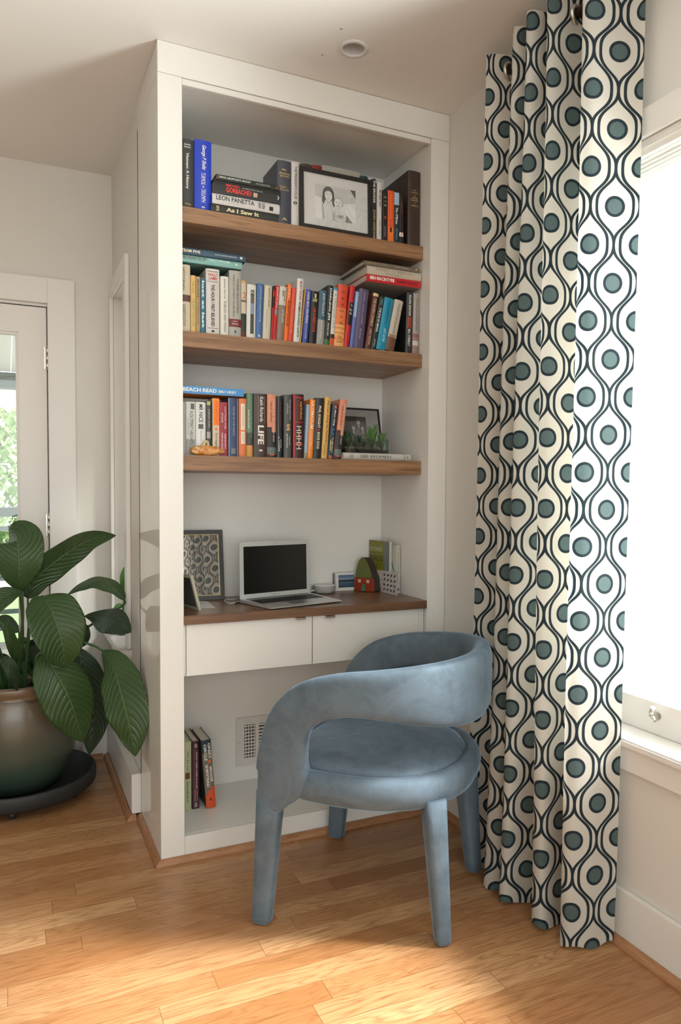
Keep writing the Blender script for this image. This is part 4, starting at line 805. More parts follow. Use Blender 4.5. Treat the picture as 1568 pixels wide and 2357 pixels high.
GR = [flat((g_, g_, g_*.98), .5) for g_ in (.74, .5, .3, .12, .03, .62, .82)]
# child portrait on the top shelf
fx0, fx1 = at(692.5, 400, 'y', .062).x, at(857, 420, 'y', .062).x; zt = at(770, 395, 'y', .062).z; fw_, fh = fx1-fx0, zt-SH[0]-.001
pf = empty('picture_frame', ((fx0+fx1)/2, .060, SH[0]+.0008), (math.radians(-2), 0, 0)); tag(pf, 'black framed black-and-white child portrait with a white mat on the top shelf', 'picture frame')
frame_box(pf, fw_, fh, .0135, .022, flat((.018, .014, .013), .45, key='black_frame_wood'))
bm = bmesh.new(); hw = fw_/2-.0125; B(bm, -hw, hw, .0090, .0105, .0125, fh-.0125); mk('mat', bm, flat((.72, .72, .70), .8, key='mat_board'), pf)
bm = bmesh.new(); y = .0086; cx = -.004; px0, px1, pz0, pz1 = -.078+cx, .082+cx, .045, .166
shp(bm, [(px0, pz0), (px1, pz0), (px1, pz1), (px0, pz1)], y, 6); shp(bm, [(px0, .122), (.0, .105), (px1, .118), (px1, pz1), (px0, pz1)], y-.0002, 5)
shp(bm, [(px1-.022, pz1), (px1, pz1), (px1, pz1-.03)], y-.0004, 3)
shp(bm, [(-.052, .045), (-.056, .075), (-.056, .095), (-.048, .105), (-.02, .107), (-.008, .098), (-.006, .045)], y-.0004, 0)      # girl's shoulders
shp(bm, [(-.052, .045), (-.056, .075), (-.056, .095), (-.051, .1), (-.047, .075), (-.044, .045)], y-.0005, 1)
ell(bm, -.030, .136, .0225, .027, y-.0006, 3); shp(bm, [(-.052, .137), (-.056, .110), (-.050, .096), (-.043, .110), (-.043, .14)], y-.0006, 3); shp(bm, [(-.009, .137), (-.003, .102), (-.009, .090), (-.016, .105), (-.016, .14)], y-.0006, 3)
shp(bm, [(-.036, .112), (-.036, .100), (-.024, .100), (-.024, .112)], y-.0007, 5)
ell(bm, -.030, .130, .0150, .0205, y-.0008, 0); ell(bm, -.026, .128, .0105, .0165, y-.0009, 6); shp(bm, [(-.045, .137), (-.040, .150), (-.028, .152), (-.018, .148), (-.015, .136), (-.022, .145), (-.030, .147), (-.038, .145)], y-.00095, 3)
for ex in (-.0362, -.0248): ell(bm, ex, .1335, .0022, .0011, y-.001, 3); ell(bm, ex, .1375, .0028, .0006, y-.001, 2)
ell(bm, -.030, .1265, .0018, .0012, y-.001, 1); ell(bm, -.030, .1195, .0055, .0018, y-.001, 2); ell(bm, -.030, .1200, .0045, .0009, y-.0011, 6)
shp(bm, [(-.014, .045), (-.014, .075), (-.004, .086), (.022, .088), (.042, .07), (.058, .045)], y-.0010, 0); shp(bm, [(-.014, .045), (-.014, .072), (-.008, .078), (-.004, .060), (-.005, .045)], y-.0011, 1); shp(bm, [(.036, .045), (.038, .062), (.042, .070), (.066, .045)], y-.0011, 2)
ell(bm, .010, .110, .0175, .0215, y-.0012, 1); ell(bm, .008, .107, .0160, .019, y-.0013, 0); ell(bm, .005, .108, .011, .015, y-.0014, 6)
for ex in (.0015, .0125): ell(bm, ex, .110, .0022, .0015, y-.0015, 3); ell(bm, ex, .1145, .0026, .0005, y-.0015, 1)
ell(bm, .007, .1045, .0016, .0011, y-.0015, 1); ell(bm, .006, .0985, .0046, .0018, y-.0015, 2); ell(bm, .0265, .106, .0028, .0045, y-.0015, 1)
for q_ in ((.006, .058, .011, .007, 5), (.020, .060, .010, .007, 1), (.014, .063, .005, .003, 6), (.004, .064, .005, .003, 0), (.024, .065, .004, .0025, 5)): ell(bm, q_[0], q_[1], q_[2], q_[3], y-.0016, q_[4])
mk('photograph', bm, GR, pf)
# family photo behind the planter
zf = SH[2]+.0008; xr = at(884, 1000, 'y', .30).x; xl = xr-.215; zt = at(880, 943, 'y', .36).z
pf = empty('picture_frame', ((xl+xr)/2, .292, zf), (math.radians(-14), 0, 0)); tag(pf, 'thin black framed family photograph leaning behind the glass planter', 'picture frame')
frame_box(pf, xr-xl, (zt-zf)/math.cos(math.radians(14)), .006, .014, flat((.02, .02, .022), .35, key='thin_black_frame'))
bm = bmesh.new(); hh = (zt-zf)/math.cos(math.radians(14)); hw = (xr-xl)/2-.005; B(bm, -hw, hw, .0085, .010, .005, hh-.005)
mk('mat', bm, flat((.33, .32, .31), .7, key='grey_mat'), pf)
bm = bmesh.new(); y = .0080; shp(bm, [(-.08, .02), (.045, .02), (.045, hh-.035), (-.08, hh-.035)], y, 4); shp(bm, [(.045, .02), (.075, .02), (.075, hh-.01), (.055, hh-.01)], y, 2)
shp(bm, [(-.055, .02), (-.045, hh-.115), (-.015, hh-.100), (.010, hh-.085), (.035, hh-.100), (.045, hh-.115), (.045, .02)], y-.0001, 3)
for ex, ez, er in ((.010, hh-.062, .010), (-.014, hh-.086, .010), (.026, hh-.086, .010)):
    ell(bm, ex, ez, er*1.5, er*1.9, y-.0002, 4); ell(bm, ex, ez-er*1.6, er*.5, er*.8, y-.0003, 2); ell(bm, ex, ez-er*.1, er*.72, er*.98, y-.0004, 2); ell(bm, ex-.001, ez, er*.5, er*.75, y-.00045, 1)
    for e2 in (-.003, .003): ell(bm, ex+e2, ez+.002, .0013, .0009, y-.0005, 4, 8)
    ell(bm, ex, ez-.0045, .0028, .0009, y-.0005, 3, 8)
mk('photograph', bm, GR, pf)
# frame on the desk, with an old portrait
pr = at(517, 1379, 'z', DK); 
wf, hf = .196, .0; xr = pr.x; ztop = at(509.6, 1219.5, 'y', .375).z; ln = math.radians(9); hf = (ztop-DK)/math.cos(ln)
pf = empty('picture_frame', (xr-wf/2, .328, DK+.0008), (-ln, 0, math.radians(-2))); tag(pf, 'black frame with gilt inner lip and old portrait leaning on the desk', 'picture frame')
frame_box(pf, wf, hf, .017, .016, flat((.022, .024, .022), .35, key='black_lacquer_frame'), flat((.35, .26, .14), .4, .7, key='gilt'), desk_glass)
bm = bmesh.new(); B(bm, -wf/2+.016, wf/2-.016, .0090, .0105, .016, hf-.016); mk('mat', bm, flat((.30, .31, .30), .6, key='faded_print'), pf)
bm = bmesh.new(); y = .0086; h2 = hf
shp(bm, [(-.082, .017), (-.082, h2-.02), (-.040, h2-.02), (-.03, h2-.08), (-.02, .12), (-.03, .017)], y, 2)
shp(bm, [(-.07, .03), (-.066, h2-.11), (-.045, h2-.075), (-.022, h2-.075), (-.008, h2-.11), (-.012, .06), (-.03, .03)], y-.0002, 1)
shp(bm, [(-.042, .08), (-.044, h2-.08), (-.03, h2-.08), (-.028, .08)], y-.0004, 0); shp(bm, [(-.038, .10), (-.039, h2-.085), (-.034, h2-.085), (-.031, .10), (-.035, .09)], y-.0006, 3)
ell(bm, -.034, h2-.052, .017, .024, y-.0004, 5); ell(bm, -.034, h2-.038, .018, .014, y-.0003, 2); ell(bm, -.040, h2-.048, .003, .0018, y-.0006, 4); ell(bm, -.028, h2-.048, .003, .0018, y-.0006, 4); ell(bm, -.034, h2-.064, .006, .002, y-.0006, 3)
ell(bm, -.072, h2-.10, .014, .02, y-.0007, 5); ell(bm, -.072, h2-.088, .015, .012, y-.0006, 3)
mk('photograph', bm, GR, pf)
# thin frame seen edge-on at the desk's left end
a = at(444, 1407, 'z', DK); 
pf = empty('picture_frame', (.1215, .175, DK+.0008), (-math.radians(13), 0, math.radians(-96))); pf.rotation_euler = (Matrix.Rotation(math.radians(102), 3, 'Z') @ Matrix.Rotation(math.radians(-14), 3, 'X')).to_euler()
pf.location = (.140, .178, DK+.0010); tag(pf, 'slim cream edged picture frame leaning at the left end of the desk', 'picture frame')
frame_box(pf, .17, .128, .012, .010, flat((.46, .42, .33), .5, key='cream_frame'))
bm = bmesh.new(); B(bm, -.074, .074, .0075, .009, .011, .117); mk('photograph', bm, flat((.12, .12, .11), .4, key='dark_print'), pf)

# ------------------------------------------------------------------ desk objects
# laptop
hl = at(556, 1386, 'z', DK); fl = at(624, 1400, 'z', DK+.006); fr_ = at(787, 1382, 'z', DK+.006)
ax = (fr_-fl); LW = .316; ang = math.radians(14.3); LD = .209
lp = empty('laptop', (.378, .0035, DK+.0006), (0, 0, ang)); tag(lp, 'open silver laptop with a dark screen and black keys on the walnut desktop', 'laptop')
bm = bmesh.new()
prof = [(0, .0030, .0062), (.02, .0016, .0075), (LD-.0, .0012, .0138)]
vs = [[bm.verts.new(p) for p in ((0, y, a_), (LW, y, a_), (LW, y, b_), (0, y, b_))] for y, a_, b_ in prof]
for a_, b_ in zip(vs, vs[1:]):
    for k in range(4): bm.faces.new((a_[k], a_[(k+1) % 4], b_[(k+1) % 4], b_[k]))
bm.faces.new(vs[0]); bm.faces.new(vs[-1]); bmesh.ops.recalc_face_normals(bm, faces=bm.faces)
mk('base', bm, alu, lp, bev=.001)
sl_ = (.0138-.0075)/(LD-.02)
def zz(y): return .0075+(y-.02)*sl_
KM = Matrix.Translation((0, .02, .0075)) @ Matrix.Rotation(math.atan(sl_), 4, 'X')
bm = bmesh.new(); rows = [14, 14, 14, 13, 12, 9]
for r_i, nk in enumerate(rows):
    yk = .178-.0175*r_i-(.006 if r_i else 0); kh = .0145 if r_i else .008; x = .018; tot = LW-.036; kw_ = tot/nk
    for k in range(nk): B(bm, x+k*kw_+.0012, x+(k+1)*kw_-.0012, yk-kh, yk, -.0002, .0009, 0, KM)
kb = mk('keyboard', bm, black_pl, lp, bev=0)
bm = bmesh.new(); B(bm, LW/2-.048, LW/2+.048, .006, .062, .0, .0003, 0, KM); mk('trackpad', bm, flat((.5, .51, .51), .3, .9, key='trackpad'), lp)
lt = at(551, 1246, 'y', hl.y).z; LID = .212; th = math.radians(1.5)
lidM = empty('x') if False else None
lid = bmesh.new(); M = Matrix.Translation((0, LD, .012)) @ Matrix.Rotation(-th, 4, 'X')
def rrect(bm, x0, x1, z0, z1, r, y0, y1, M, mi=0):
    pts = []
    for cx, cz, a0 in ((x1-r, z1-r, 0), (x0+r, z1-r, 90), (x0+r, z0+r*.3, 180), (x1-r, z0+r*.3, 270)):
        rr = r if a0 < 100 else r*.3
        for k in range(7): a = math.radians(a0+15*k); pts.append(((cx if rr == r else (x0+rr if a0 == 180 else x1-rr))+rr*math.cos(a), cz+rr*math.sin(a)))
    f = [bm.verts.new(M @ Vector((a, y0, b))) for a, b in pts]; g_ = [bm.verts.new(M @ Vector((a, y1, b))) for a, b in pts]
    bm.faces.new(f).material_index = mi; bm.faces.new(g_[::-1]).material_index = mi
    for k in range(len(pts)): bm.faces.new((f[k], g_[k], g_[(k+1) % len(pts)], f[(k+1) % len(pts)])).material_index = mi
rrect(lid, 0, LW, 0, LID, .011, 0, .0045, M); text(lid, "MacBook Air", LW/2-.016, LW/2+.016, .0075, .0105, -.0004, 'h', 1, 0, 0, M)
ell_pts = [(LW/2+.0016*math.cos(a), -.0004, LID-.0085+.0016*math.sin(a)) for a in [k*math.pi/6 for k in range(12)]]
f = lid.faces.new([lid.verts.new(M @ Vector(p)) for p in ell_pts]); f.material_index = 1
mk('lid', lid, [flat((.62, .65, .64), .38, .35, key='lid_silver'), flat((.05, .05, .05), .5, key='lid_print')], lp)
bm = bmesh.new(); B(bm, .0165, LW-.0165, -.0009, .0002, .018, LID-.017, 0, M); bmesh.ops.recalc_face_normals(bm, faces=bm.faces)
mk('screen', bm, flat((.006, .007, .007), .08, key='screen_off', coat=.5), lp)
bm = bmesh.new(); tube(bm, [(.02, LD-.001, .0105), (LW-.02, LD-.001, .0105)], .0035, 12); mk('hinge', bm, black_pl, lp)
# charging cable
cb = bmesh.new(); p = [at(*q, 'z', DK+.0025) for q in ((560, 1385), (548, 1386), (531, 1389), (519, 1385), (517, 1381.5), (526, 1379), (538, 1379.5), (549, 1377.5), (560, 1374))]
tube(cb, catmull([tuple(q) for q in p], 6), .0016, 8); o = mk('charging_cable', cb, white_pl); tag(o, 'thin white charging cable looping on the desk left of the laptop', 'cable')
cb = bmesh.new(); q0 = at(553, 1386, 'z', DK+.003); q1 = at(543, 1388, 'z', DK+.003); q2 = at(541.5, 1389.5, 'z', DK+.0032); tube(cb, [q0, q0.lerp(q1, .5), q1, q2], [.0022, .0024, .0024, .0014], 8); pa(mk('plug', cb, black_pl), o)
# paper
cb = bmesh.new(); pts = [at(*q, 'z', DK+.0006) for q in ((447, 1401), (495, 1398.5), (478, 1385), (464, 1383.5), (447, 1385.5))]
lo_ = [cb.verts.new(p) for p in pts]; hi_ = [cb.verts.new(p+Vector((0, 0, .0012))) for p in pts]; cb.faces.new(lo_); cb.faces.new(hi_[::-1])
for k in range(len(pts)): cb.faces.new((lo_[k], lo_[(k+1) % len(pts)], hi_[(k+1) % len(pts)], hi_[k]))
bmesh.ops.recalc_face_normals(cb, faces=cb.faces)
tag(mk('paper', cb, flat((.62, .62, .6), .7, key='white_paper')), 'white folded paper lying flat on the desk in front of the portrait frame', 'paper')
# smart speaker puck
sc_ = at(746, 1357, 'z', DK); sp_ = empty('smart_speaker', (sc_.x+.0, .352, DK+.0006)); sp_.location.x = at(746, 1362, 'y', .352).x
tag(sp_, 'small round grey fabric smart speaker with white top beside the laptop', 'speaker')
bm = bmesh.new(); lathe(bm, [(.001, 0), (.036, 0), (.0415, .003), (.0455, .012), (.0455, .026), (.0445, .031)], 48); mk('fabric_body', bm, flat((.36, .355, .35), .9, key='speaker_fabric', bump=.6, bscale=500), sp_)
bm = bmesh.new(); lathe(bm, [(.0446, .031), (.044, .0325), (.040, .0335), (.014, .034), (.001, .034)], 48); mk('top_cap', bm, white_pl, sp_)
bm = bmesh.new(); tube(bm, [(-.0440, -.004, .012), (-.056, -.006, .012), (-.062, .0, .006), (-.075, .03, .003)], .0035, 8); mk('power_cord', bm, white_pl, sp_)
# spiral photo calendar
c0 = at(771, 1361.5, 'y', .379); cal = empty('spiral_calendar', (c0.x, .381, DK+.0006), (math.radians(-4), 0, math.radians(0))); tag(cal, 'small white spiral bound desk calendar with a blue lake photo', 'calendar')
CW, CHt = .090, .076
box_ = lambda nm, a, m, par, M=None: None
bm = bmesh.new(); B(bm, 0, CW, 0, .006, 0, CHt); mk('pages', bm, flat((.66, .65, .63), .7, key='calendar_white'), cal, bev=.0005)
bm = bmesh.new(); B(bm, -.001, CW+.001, .0062, .0075, -.0, CHt+.001); mk('back_cover', bm, flat((.03, .035, .035), .5, key='calendar_back'), cal)
m, nt, p = nodes('lake_photo'); tcz = X(nt, nt.nodes.new('ShaderNodeSeparateXYZ').outputs[2]); nt.links.new(texc(nt), tcz.s.node.inputs[0])
rp = nt.nodes.new('ShaderNodeValToRGB'); el = rp.color_ramp.elements; el[0].position = 0; el[0].color = (.02, .05, .08, 1); el[1].position = 1; el[1].color = (.035, .10, .24, 1)
for pos, c_ in ((.30, (.05, .10, .15, 1)), (.46, (.06, .12, .17, 1)), (.48, (.015, .025, .03, 1)), (.60, (.02, .03, .04, 1)), (.63, (.22, .30, .36, 1))): e = el.new(pos); e.color = c_
nt.links.new(((tcz-.013)/.052).s, rp.inputs[0]); nt.links.new(rp.outputs[0], p.inputs['Base Color']); p.inputs['Roughness'].default_value = .3
bm = bmesh.new(); B(bm, .018, CW-.001, -.0008, -.0002, .013, .065); mk('photograph', bm, m, cal)
bm = bmesh.new()
for k in range(11): 
    zc_ = .006+k*.0064; pts = [(.001+.0065*math.cos(a), .0035+.0055*math.sin(a), zc_) for a in [2*math.pi*q/12 for q in range(13)]]; tube(bm, pts, .0010, 6)
mk('spiral_binding', bm, black_pl, cal)
# ceramic house
hb = at(812, 1361, 'z', DK); hs_ = empty('ceramic_house', (.866, .366, DK+.0006), (0, 0, math.radians(-57))); tag(hs_, 'small ceramic cottage ornament with green roof and red walls on the desk', 'ornament')
HW, HD, HH = .094, .040, .142
def outline(sc=1.0):
    pts = [(0, .0), (HW, 0), (HW+.001, .03), (HW-.003, .058), (HW-.013, .080), (HW-.024, .105), (HW-.034, .125), (HW-.044, .136), (HW-.055, HH-.001), (HW-.066, .138), (HW-.076, .125), (HW-.085, .10), (.004, .07), (.0, .03)]
    return pts
glz = flat((.26, .035, .014), .22, key='red_glaze', coat=.6, bscale=40); grn = flat((.115, .13, .035), .45, key='green_glaze', bump=.5, bscale=120); drk = flat((.045, .032, .024), .7, key='dark_clay', bump=.5, bscale=90)
pp = [tuple(q)[:2] for q in catmull([(a, b, 0) for a, b in outline()], 4)]
bm = bmesh.new(); fa = [bm.verts.new((a, 0, b)) for a, b in pp]; ba = [bm.verts.new((a+.004, HD, b*.985)) for a, b in pp]
bm.faces.new(fa); bm.faces.new(ba[::-1])
for k in range(len(pp)): bm.faces.new((fa[k], ba[k], ba[(k+1) % len(pp)], fa[(k+1) % len(pp)]))
bmesh.ops.recalc_face_normals(bm, faces=bm.faces); mk('body', bm, drk, hs_, bev=.0012)
zs = .056; roof = [q for q in pp if q[1] >= zs]; wall_ = [q for q in pp if q[1] < zs+.0]
def slab(pts, y0, y1, m, nm, bev=.0015):
    bm = bmesh.new(); a_ = [bm.verts.new((a, y0, b)) for a, b in pts]; b_ = [bm.verts.new((a, y1, b)) for a, b in pts]; bm.faces.new(a_); bm.faces.new(b_[::-1])
    for k in range(len(pts)): bm.faces.new((a_[k], b_[k], b_[(k+1) % len(pts)], a_[(k+1) % len(pts)]))
    bmesh.ops.recalc_face_normals(bm, faces=bm.faces); return mk(nm, bm, m, hs_, bev=bev)
roof2 = [(HW*.46+(a-HW*.46)*.97, b-.002 if b > zs+.02 else zs+.001) for a, b in roof]
slab(roof2, -.0035, .0005, grn, 'roof')
slab([(0, .001), (HW, .001), (HW+.002, .03), (HW-.001, zs), (0, zs)], -.006, .0005, glz, 'facade', .002)
slab([(.036, .002), (.054, .002), (.054, .024), (.051, .030), (.045, .032), (.039, .030), (.036, .024)], -.0085, -.0055, flat((.07, .16, .10), .4, key='green_door'), 'door', .0008)
for xw in (.026, .067):
    for a_ in (0, 1):
        for b_ in (0, 1): pass
    bm = bmesh.new()
    for a_ in (0, 1):
        for b_ in (0, 1): B(bm, xw-.006+a_*.0068, xw-.0008+a_*.0068, -.0075, -.0055, .037+b_*.0068, .0425+b_*.0068)
    mk('window', bm, flat((.62, .55, .40), .5, key='cream_clay'), hs_)
# bird books and card
def upright_card(name, pbl, wv, th_, hh_, dd, mfront, label, cat, rx=-6):
    o = empty(name, (pbl.x, pbl.y, DK+.0006), (math.radians(rx), 0, th_)); tag(o, label, cat); return o
wbL = at(864, 1360, 'y', .335); 
gb = empty('book', (.9585, .372, DK+.0006), (0, 0, math.radians(-83))); tag(gb, 'tall cream nature guide with a teal bird on the cover, right on desk', 'book', 'bird guides on the desk')
GWi, GH_, GT = .163, .196, .0185
bm = bmesh.new(); B(bm, 0, GWi, .0, .0016, 0, GH_); B(bm, 0, GWi, GT-.0016, GT, 0, GH_); B(bm, GWi-.0016, GWi, .0016, GT-.0016, 0, GH_)
cr = flat((.50, .48, .42), .45, key='guide_cream'); mats = [cr, flat((.02, .20, .22), .5, key='bird_teal'), flat((.08, .08, .08), .5, key='print_black'), flat((.28, .28, .24), .5, key='print_grey')]
bmesh.ops.recalc_face_normals(bm, faces=bm.faces)
y = -.0004; ell(bm, .118, .148, .011, .014, y, 1); ell(bm, .112, .163, .007, .006, y-.0001, 1); shp(bm, [(.112, .14), (.126, .138), (.150, .092), (.146, .091)], y, 1)
for q in ((.108, .135, .100, .1025), (.108, .122, .094, .096), (.11, .118, .078, .080), (.105, .145, .060, .0615), (.01, .13, .183, .1845)): B(bm, q[0], q[1], y, y+.0002, q[2], q[3], 3)
MS = Matrix.Translation((GWi+.0004, 0, 0)) @ Matrix.Rotation(math.radians(90), 4, 'Z')
text(bm, "National Audubon BIRDFEEDER HANDBOOK", .006, .012, .04, .17, 0, 'v', 2, 0, 0, MS); text(bm, "UE", .005, .013, .178, .186, 0, 'h', 2, 0, 0, MS); B(bm, GWi-.0002, GWi+.0003, .003, .015, .012, .022, 2)
mk('cover', bm, mats, gb); bm = bmesh.new(); B(bm, .001, GWi-.002, .0018, GT-.0018, .001, GH_-.001); mk('pages', bm, paper_m, gb)
sb = empty('book', (.9415, .386, DK+.0006), (0, 0, math.radians(-83)))
tag(sb, 'bird guide with olive green cover panel standing behind the ceramic cottage', 'book', 'bird guides on the desk')
sbw = .150; sbh = at(850, 1242.5, 'y', .385).z-DK-.0006
bm = bmesh.new(); B(bm, 0, sbw, 0, .012, 0, sbh); bmesh.ops.recalc_face_normals(bm, faces=bm.faces)
B(bm, -.0002, sbw*.76, -.0006, .0, sbh*.42, sbh+.0002, 1); B(bm, sbw*.76, sbw, -.0005, 0, sbh*.25, sbh, 2)
text(bm, "STOKES", .006, sbw*.66, sbh*.80, sbh*.87, -.0009, 'h', 3, .01); text(bm, "BIRDS", .007, sbw*.70, sbh*.60, sbh*.71, -.0009, 'h', 4, .0); text(bm, "FIELD GUIDE", .010, sbw*.6, sbh*.53, sbh*.55, -.0009, 'h', 4, 0); text(bm, "GUIDE TO", .010, sbw*.6, sbh*.745, sbh*.765, -.0009, 'h', 4, 0)
mk('cover', bm, [cr, flat((.19, .19, .02), .4, key='stokes_olive'), flat((.16, .18, .20), .5, key='stokes_grey'), flat((.5, .5, .36), .5, key='stokes_title'), flat((.03, .03, .02), .5, key='stokes_black')], sb)
cd = empty('patterned_card', (at(874, 1361, 'z', DK).x, at(874, 1361, 'z', DK).y, DK+.0006), (math.radians(-5), 0, 0)); 
pA = at(873, 1361, 'z', DK); pB = at(915, 1370.5, 'z', DK); cd.location = (.9495, .280, DK+.0006)
cd.rotation_euler = (Matrix.Rotation(math.radians(-87), 3, 'Z') @ Matrix.Rotation(math.radians(-1), 3, 'X')).to_euler()
tag(cd, 'folded white card printed with small black birds beside the ceramic cottage', 'card')
CWd, CHd = .118, .090; bm = bmesh.new(); B(bm, 0, CWd, 0, .001, 0, CHd); bmesh.ops.recalc_face_normals(bm, faces=bm.faces); rd = random.Random(3)
for r_i in range(4):
    for c_i in range(4):
        cx_, cz_ = .018+c_i*.027+rd.uniform(-.002, .002), .014+r_i*.020; aa = rd.uniform(-.8, .8)
        ell(bm, cx_, cz_, .008, .0035, -.0004, 1, 10, aa); ell(bm, cx_+.006*math.cos(aa), cz_+.006*math.sin(aa)+.002, .003, .003, -.0005, 1, 8); ell(bm, cx_-.005, cz_-.003, .006, .0012, -.0005, 1 if r_i % 2 else 2, 8, aa+.9)
mk('front', bm, [flat((.5, .47, .47), .6, key='card_white'), flat((.02, .02, .02), .6, key='card_ink'), flat((.16, .06, .04), .6, key='card_brown')], cd)
bm = bmesh.new(); B(bm, 0, CWd, 0, .001, 0, CHd, 0, Matrix.Translation((0, .0020, 0)) @ Matrix.Rotation(math.radians(-1.5), 4, 'X')); bmesh.ops.recalc_face_normals(bm, faces=bm.faces); mk('back_leaf', bm, flat((.5, .47, .47), .6, key='card_white'), cd)

# ------------------------------------------------------------------ glass planter on the white book
px0, px1 = at(794.5, 1040, 'y', .085).x, at(896, 1040, 'y', .085).x; pz = TOP200+.0006; PH = .0535; py0, py1 = .082, .205
pl = empty('glass_planter', ((px0+px1)/2, (py0+py1)/2, pz)); tag(pl, 'rectangular glass planter with succulents, pebbles and black gravel', 'planter')
def gb_(nm, a, m, bev=0): return pa(box(nm, *a, m, None, bev), pl)
t = .003; bm = bmesh.new(); B(bm, px0, px1, py0, py0+t, pz, pz+PH); B(bm, px0, px1, py1-t, py1, pz, pz+PH); B(bm, px0, px0+t, py0+t, py1-t, pz, pz+PH); B(bm, px1-t, px1, py0+t, py1-t, pz, pz+PH); B(bm, px0+t, px1-t, py0+t, py1-t, pz, pz+t)
pa(mk('glass_box', bm, glass_material('planter_glass', (.80, .87, .83), .14)), pl)
bm = bmesh.new(); rd = random.Random(5); B(bm, px0+t, px1-t, py0+t, py1-t, pz+t, pz+.014)
for k in range(90):
    x, y = rd.uniform(px0+.006, px1-.006), rd.uniform(py0+.006, py1-.006); bmesh.ops.create_icosphere(bm, subdivisions=1, radius=rd.uniform(.002, .0035), matrix=Matrix.Translation((x, y, pz+.014)))
bmesh.ops.recalc_face_normals(bm, faces=bm.faces); o = pa(mk('gravel', bm, flat((.012, .012, .012), .6, key='black_gravel')), pl); o['kind'] = 'stuff'
bm = bmesh.new()
for k in range(46):
    x, y = rd.uniform(px0+.008, px1-.008), rd.uniform(py0+.007, py1-.01); bmesh.ops.create_icosphere(bm, subdivisions=2, radius=rd.uniform(.004, .0075), matrix=Matrix.Translation((x, y, pz+.019+rd.uniform(0, .004))) @ Matrix.Scale(.7, 4, (0, 0, 1)))
o = pa(mk('pebbles', bm, flat((.34, .25, .20), .6, key='pink_pebble'), smooth=True), pl); o['kind'] = 'stuff'
sgreen = flat((.07, .17, .04), .4, key='succulent_green'); sgreen2 = flat((.02, .06, .025), .5, key='succulent_dark')
for (cx_, cy_, n_, hh_, m_) in ((px0+(px1-px0)*.72, .13, 34, .088, sgreen), (px0+(px1-px0)*.92, .12, 20, .060, sgreen), (px0+(px1-px0)*.15, .13, 30, .060, sgreen2), (px0+(px1-px0)*.45, .15, 24, .050, sgreen2)):
    bm = bmesh.new()
    for k in range(n_):
        a = rd.uniform(0, 6.28); sp1 = rd.uniform(.1, .42); h_ = hh_*rd.uniform(.7, 1.1); dx, dy = math.cos(a)*sp1*h_, math.sin(a)*sp1*h_*.7
        tube(bm, [(cx_+dx*.15, cy_+dy*.15, pz+.02), (cx_+dx*.5, cy_+dy*.5, pz+.02+h_*.5), (cx_+dx*.9, cy_+dy*.9, pz+.02+h_*.85), (cx_+dx*1.05, cy_+dy*1.05, pz+.02+h_)], [.0022, .0035, .0034, .0012], 7)
    o = pa(mk('succulent', bm, m_), pl)
# ------------------------------------------------------------------ gourd-like ornament on the lowest shelf
gx0, gx1 = at(439, 1040, 'y', .074).x, at(516, 1040, 'y', .074).x
go = empty('glazed_ornament', ((gx0+gx1)/2, .074, SH[2]+.0006)); tag(go, 'orange and cream glazed rough ornament with a curved pale stem on lowest shelf', 'ornament')
m, nt, p = nodes('orange_glaze'); v = texc(nt); a_ = noise_n(nt, v, 55, 5, .65, .5); b_ = noise_n(nt, v, 25, 2)
col = mixc(nt, ramp_mask(X(nt, a_)-.5, 6), (.50, .15, .015), (.70, .40, .14)); col = mixc(nt, ramp_mask(X(nt, b_)-.56, 6)*.7, col, (.62, .28, .07))
nt.links.new(col, p.inputs['Base Color']); p.inputs['Roughness'].default_value = .25; p.inputs['Coat Weight'].default_value = .5; bump(nt, p, a_, .9, .004)
bm = bmesh.new(); bmesh.ops.create_icosphere(bm, subdivisions=4, radius=1); GWd = (gx1-gx0)/2
for v_ in bm.verts:
    c_ = v_.co.copy(); k = 1+.16*noise.noise(c_*2.3)+.08*noise.noise(c_*6)
    tap = 1.0-.30*max(0, c_.x); c_ = Vector((math.copysign(abs(c_.x)**.8, c_.x), c_.y, math.copysign(abs(c_.z)**.75, c_.z)))
    v_.co = Vector((c_.x*GWd*1.0*k, c_.y*.016*k, 0.0165+c_.z*.0175*k*tap))
    if v_.co.z < 0: v_.co.z = 0
mk('body', bm, m, go, smooth=True)
bm = bmesh.new(); xs_ = -.012
tube(bm, catmull([(xs_-.012, .0, .020), (xs_-.008, 0, .028), (xs_-.001, 0, .037), (xs_+.004, 0, .045), (xs_+.010, .0, .047), (xs_+.013, 0, .043), (xs_+.0135, 0, .036), (xs_+.016, 0, .028), (xs_+.020, 0, .024)], 4), [.007]*4+[.0062]*4+[.0055]*8+[.0045]*4+[.004]*4+[.0055]*4+[.006]*4+[.0055]*1, 12)
mk('stem', bm, flat((.50, .42, .24), .35, key='stem_cream'), go, smooth=True)
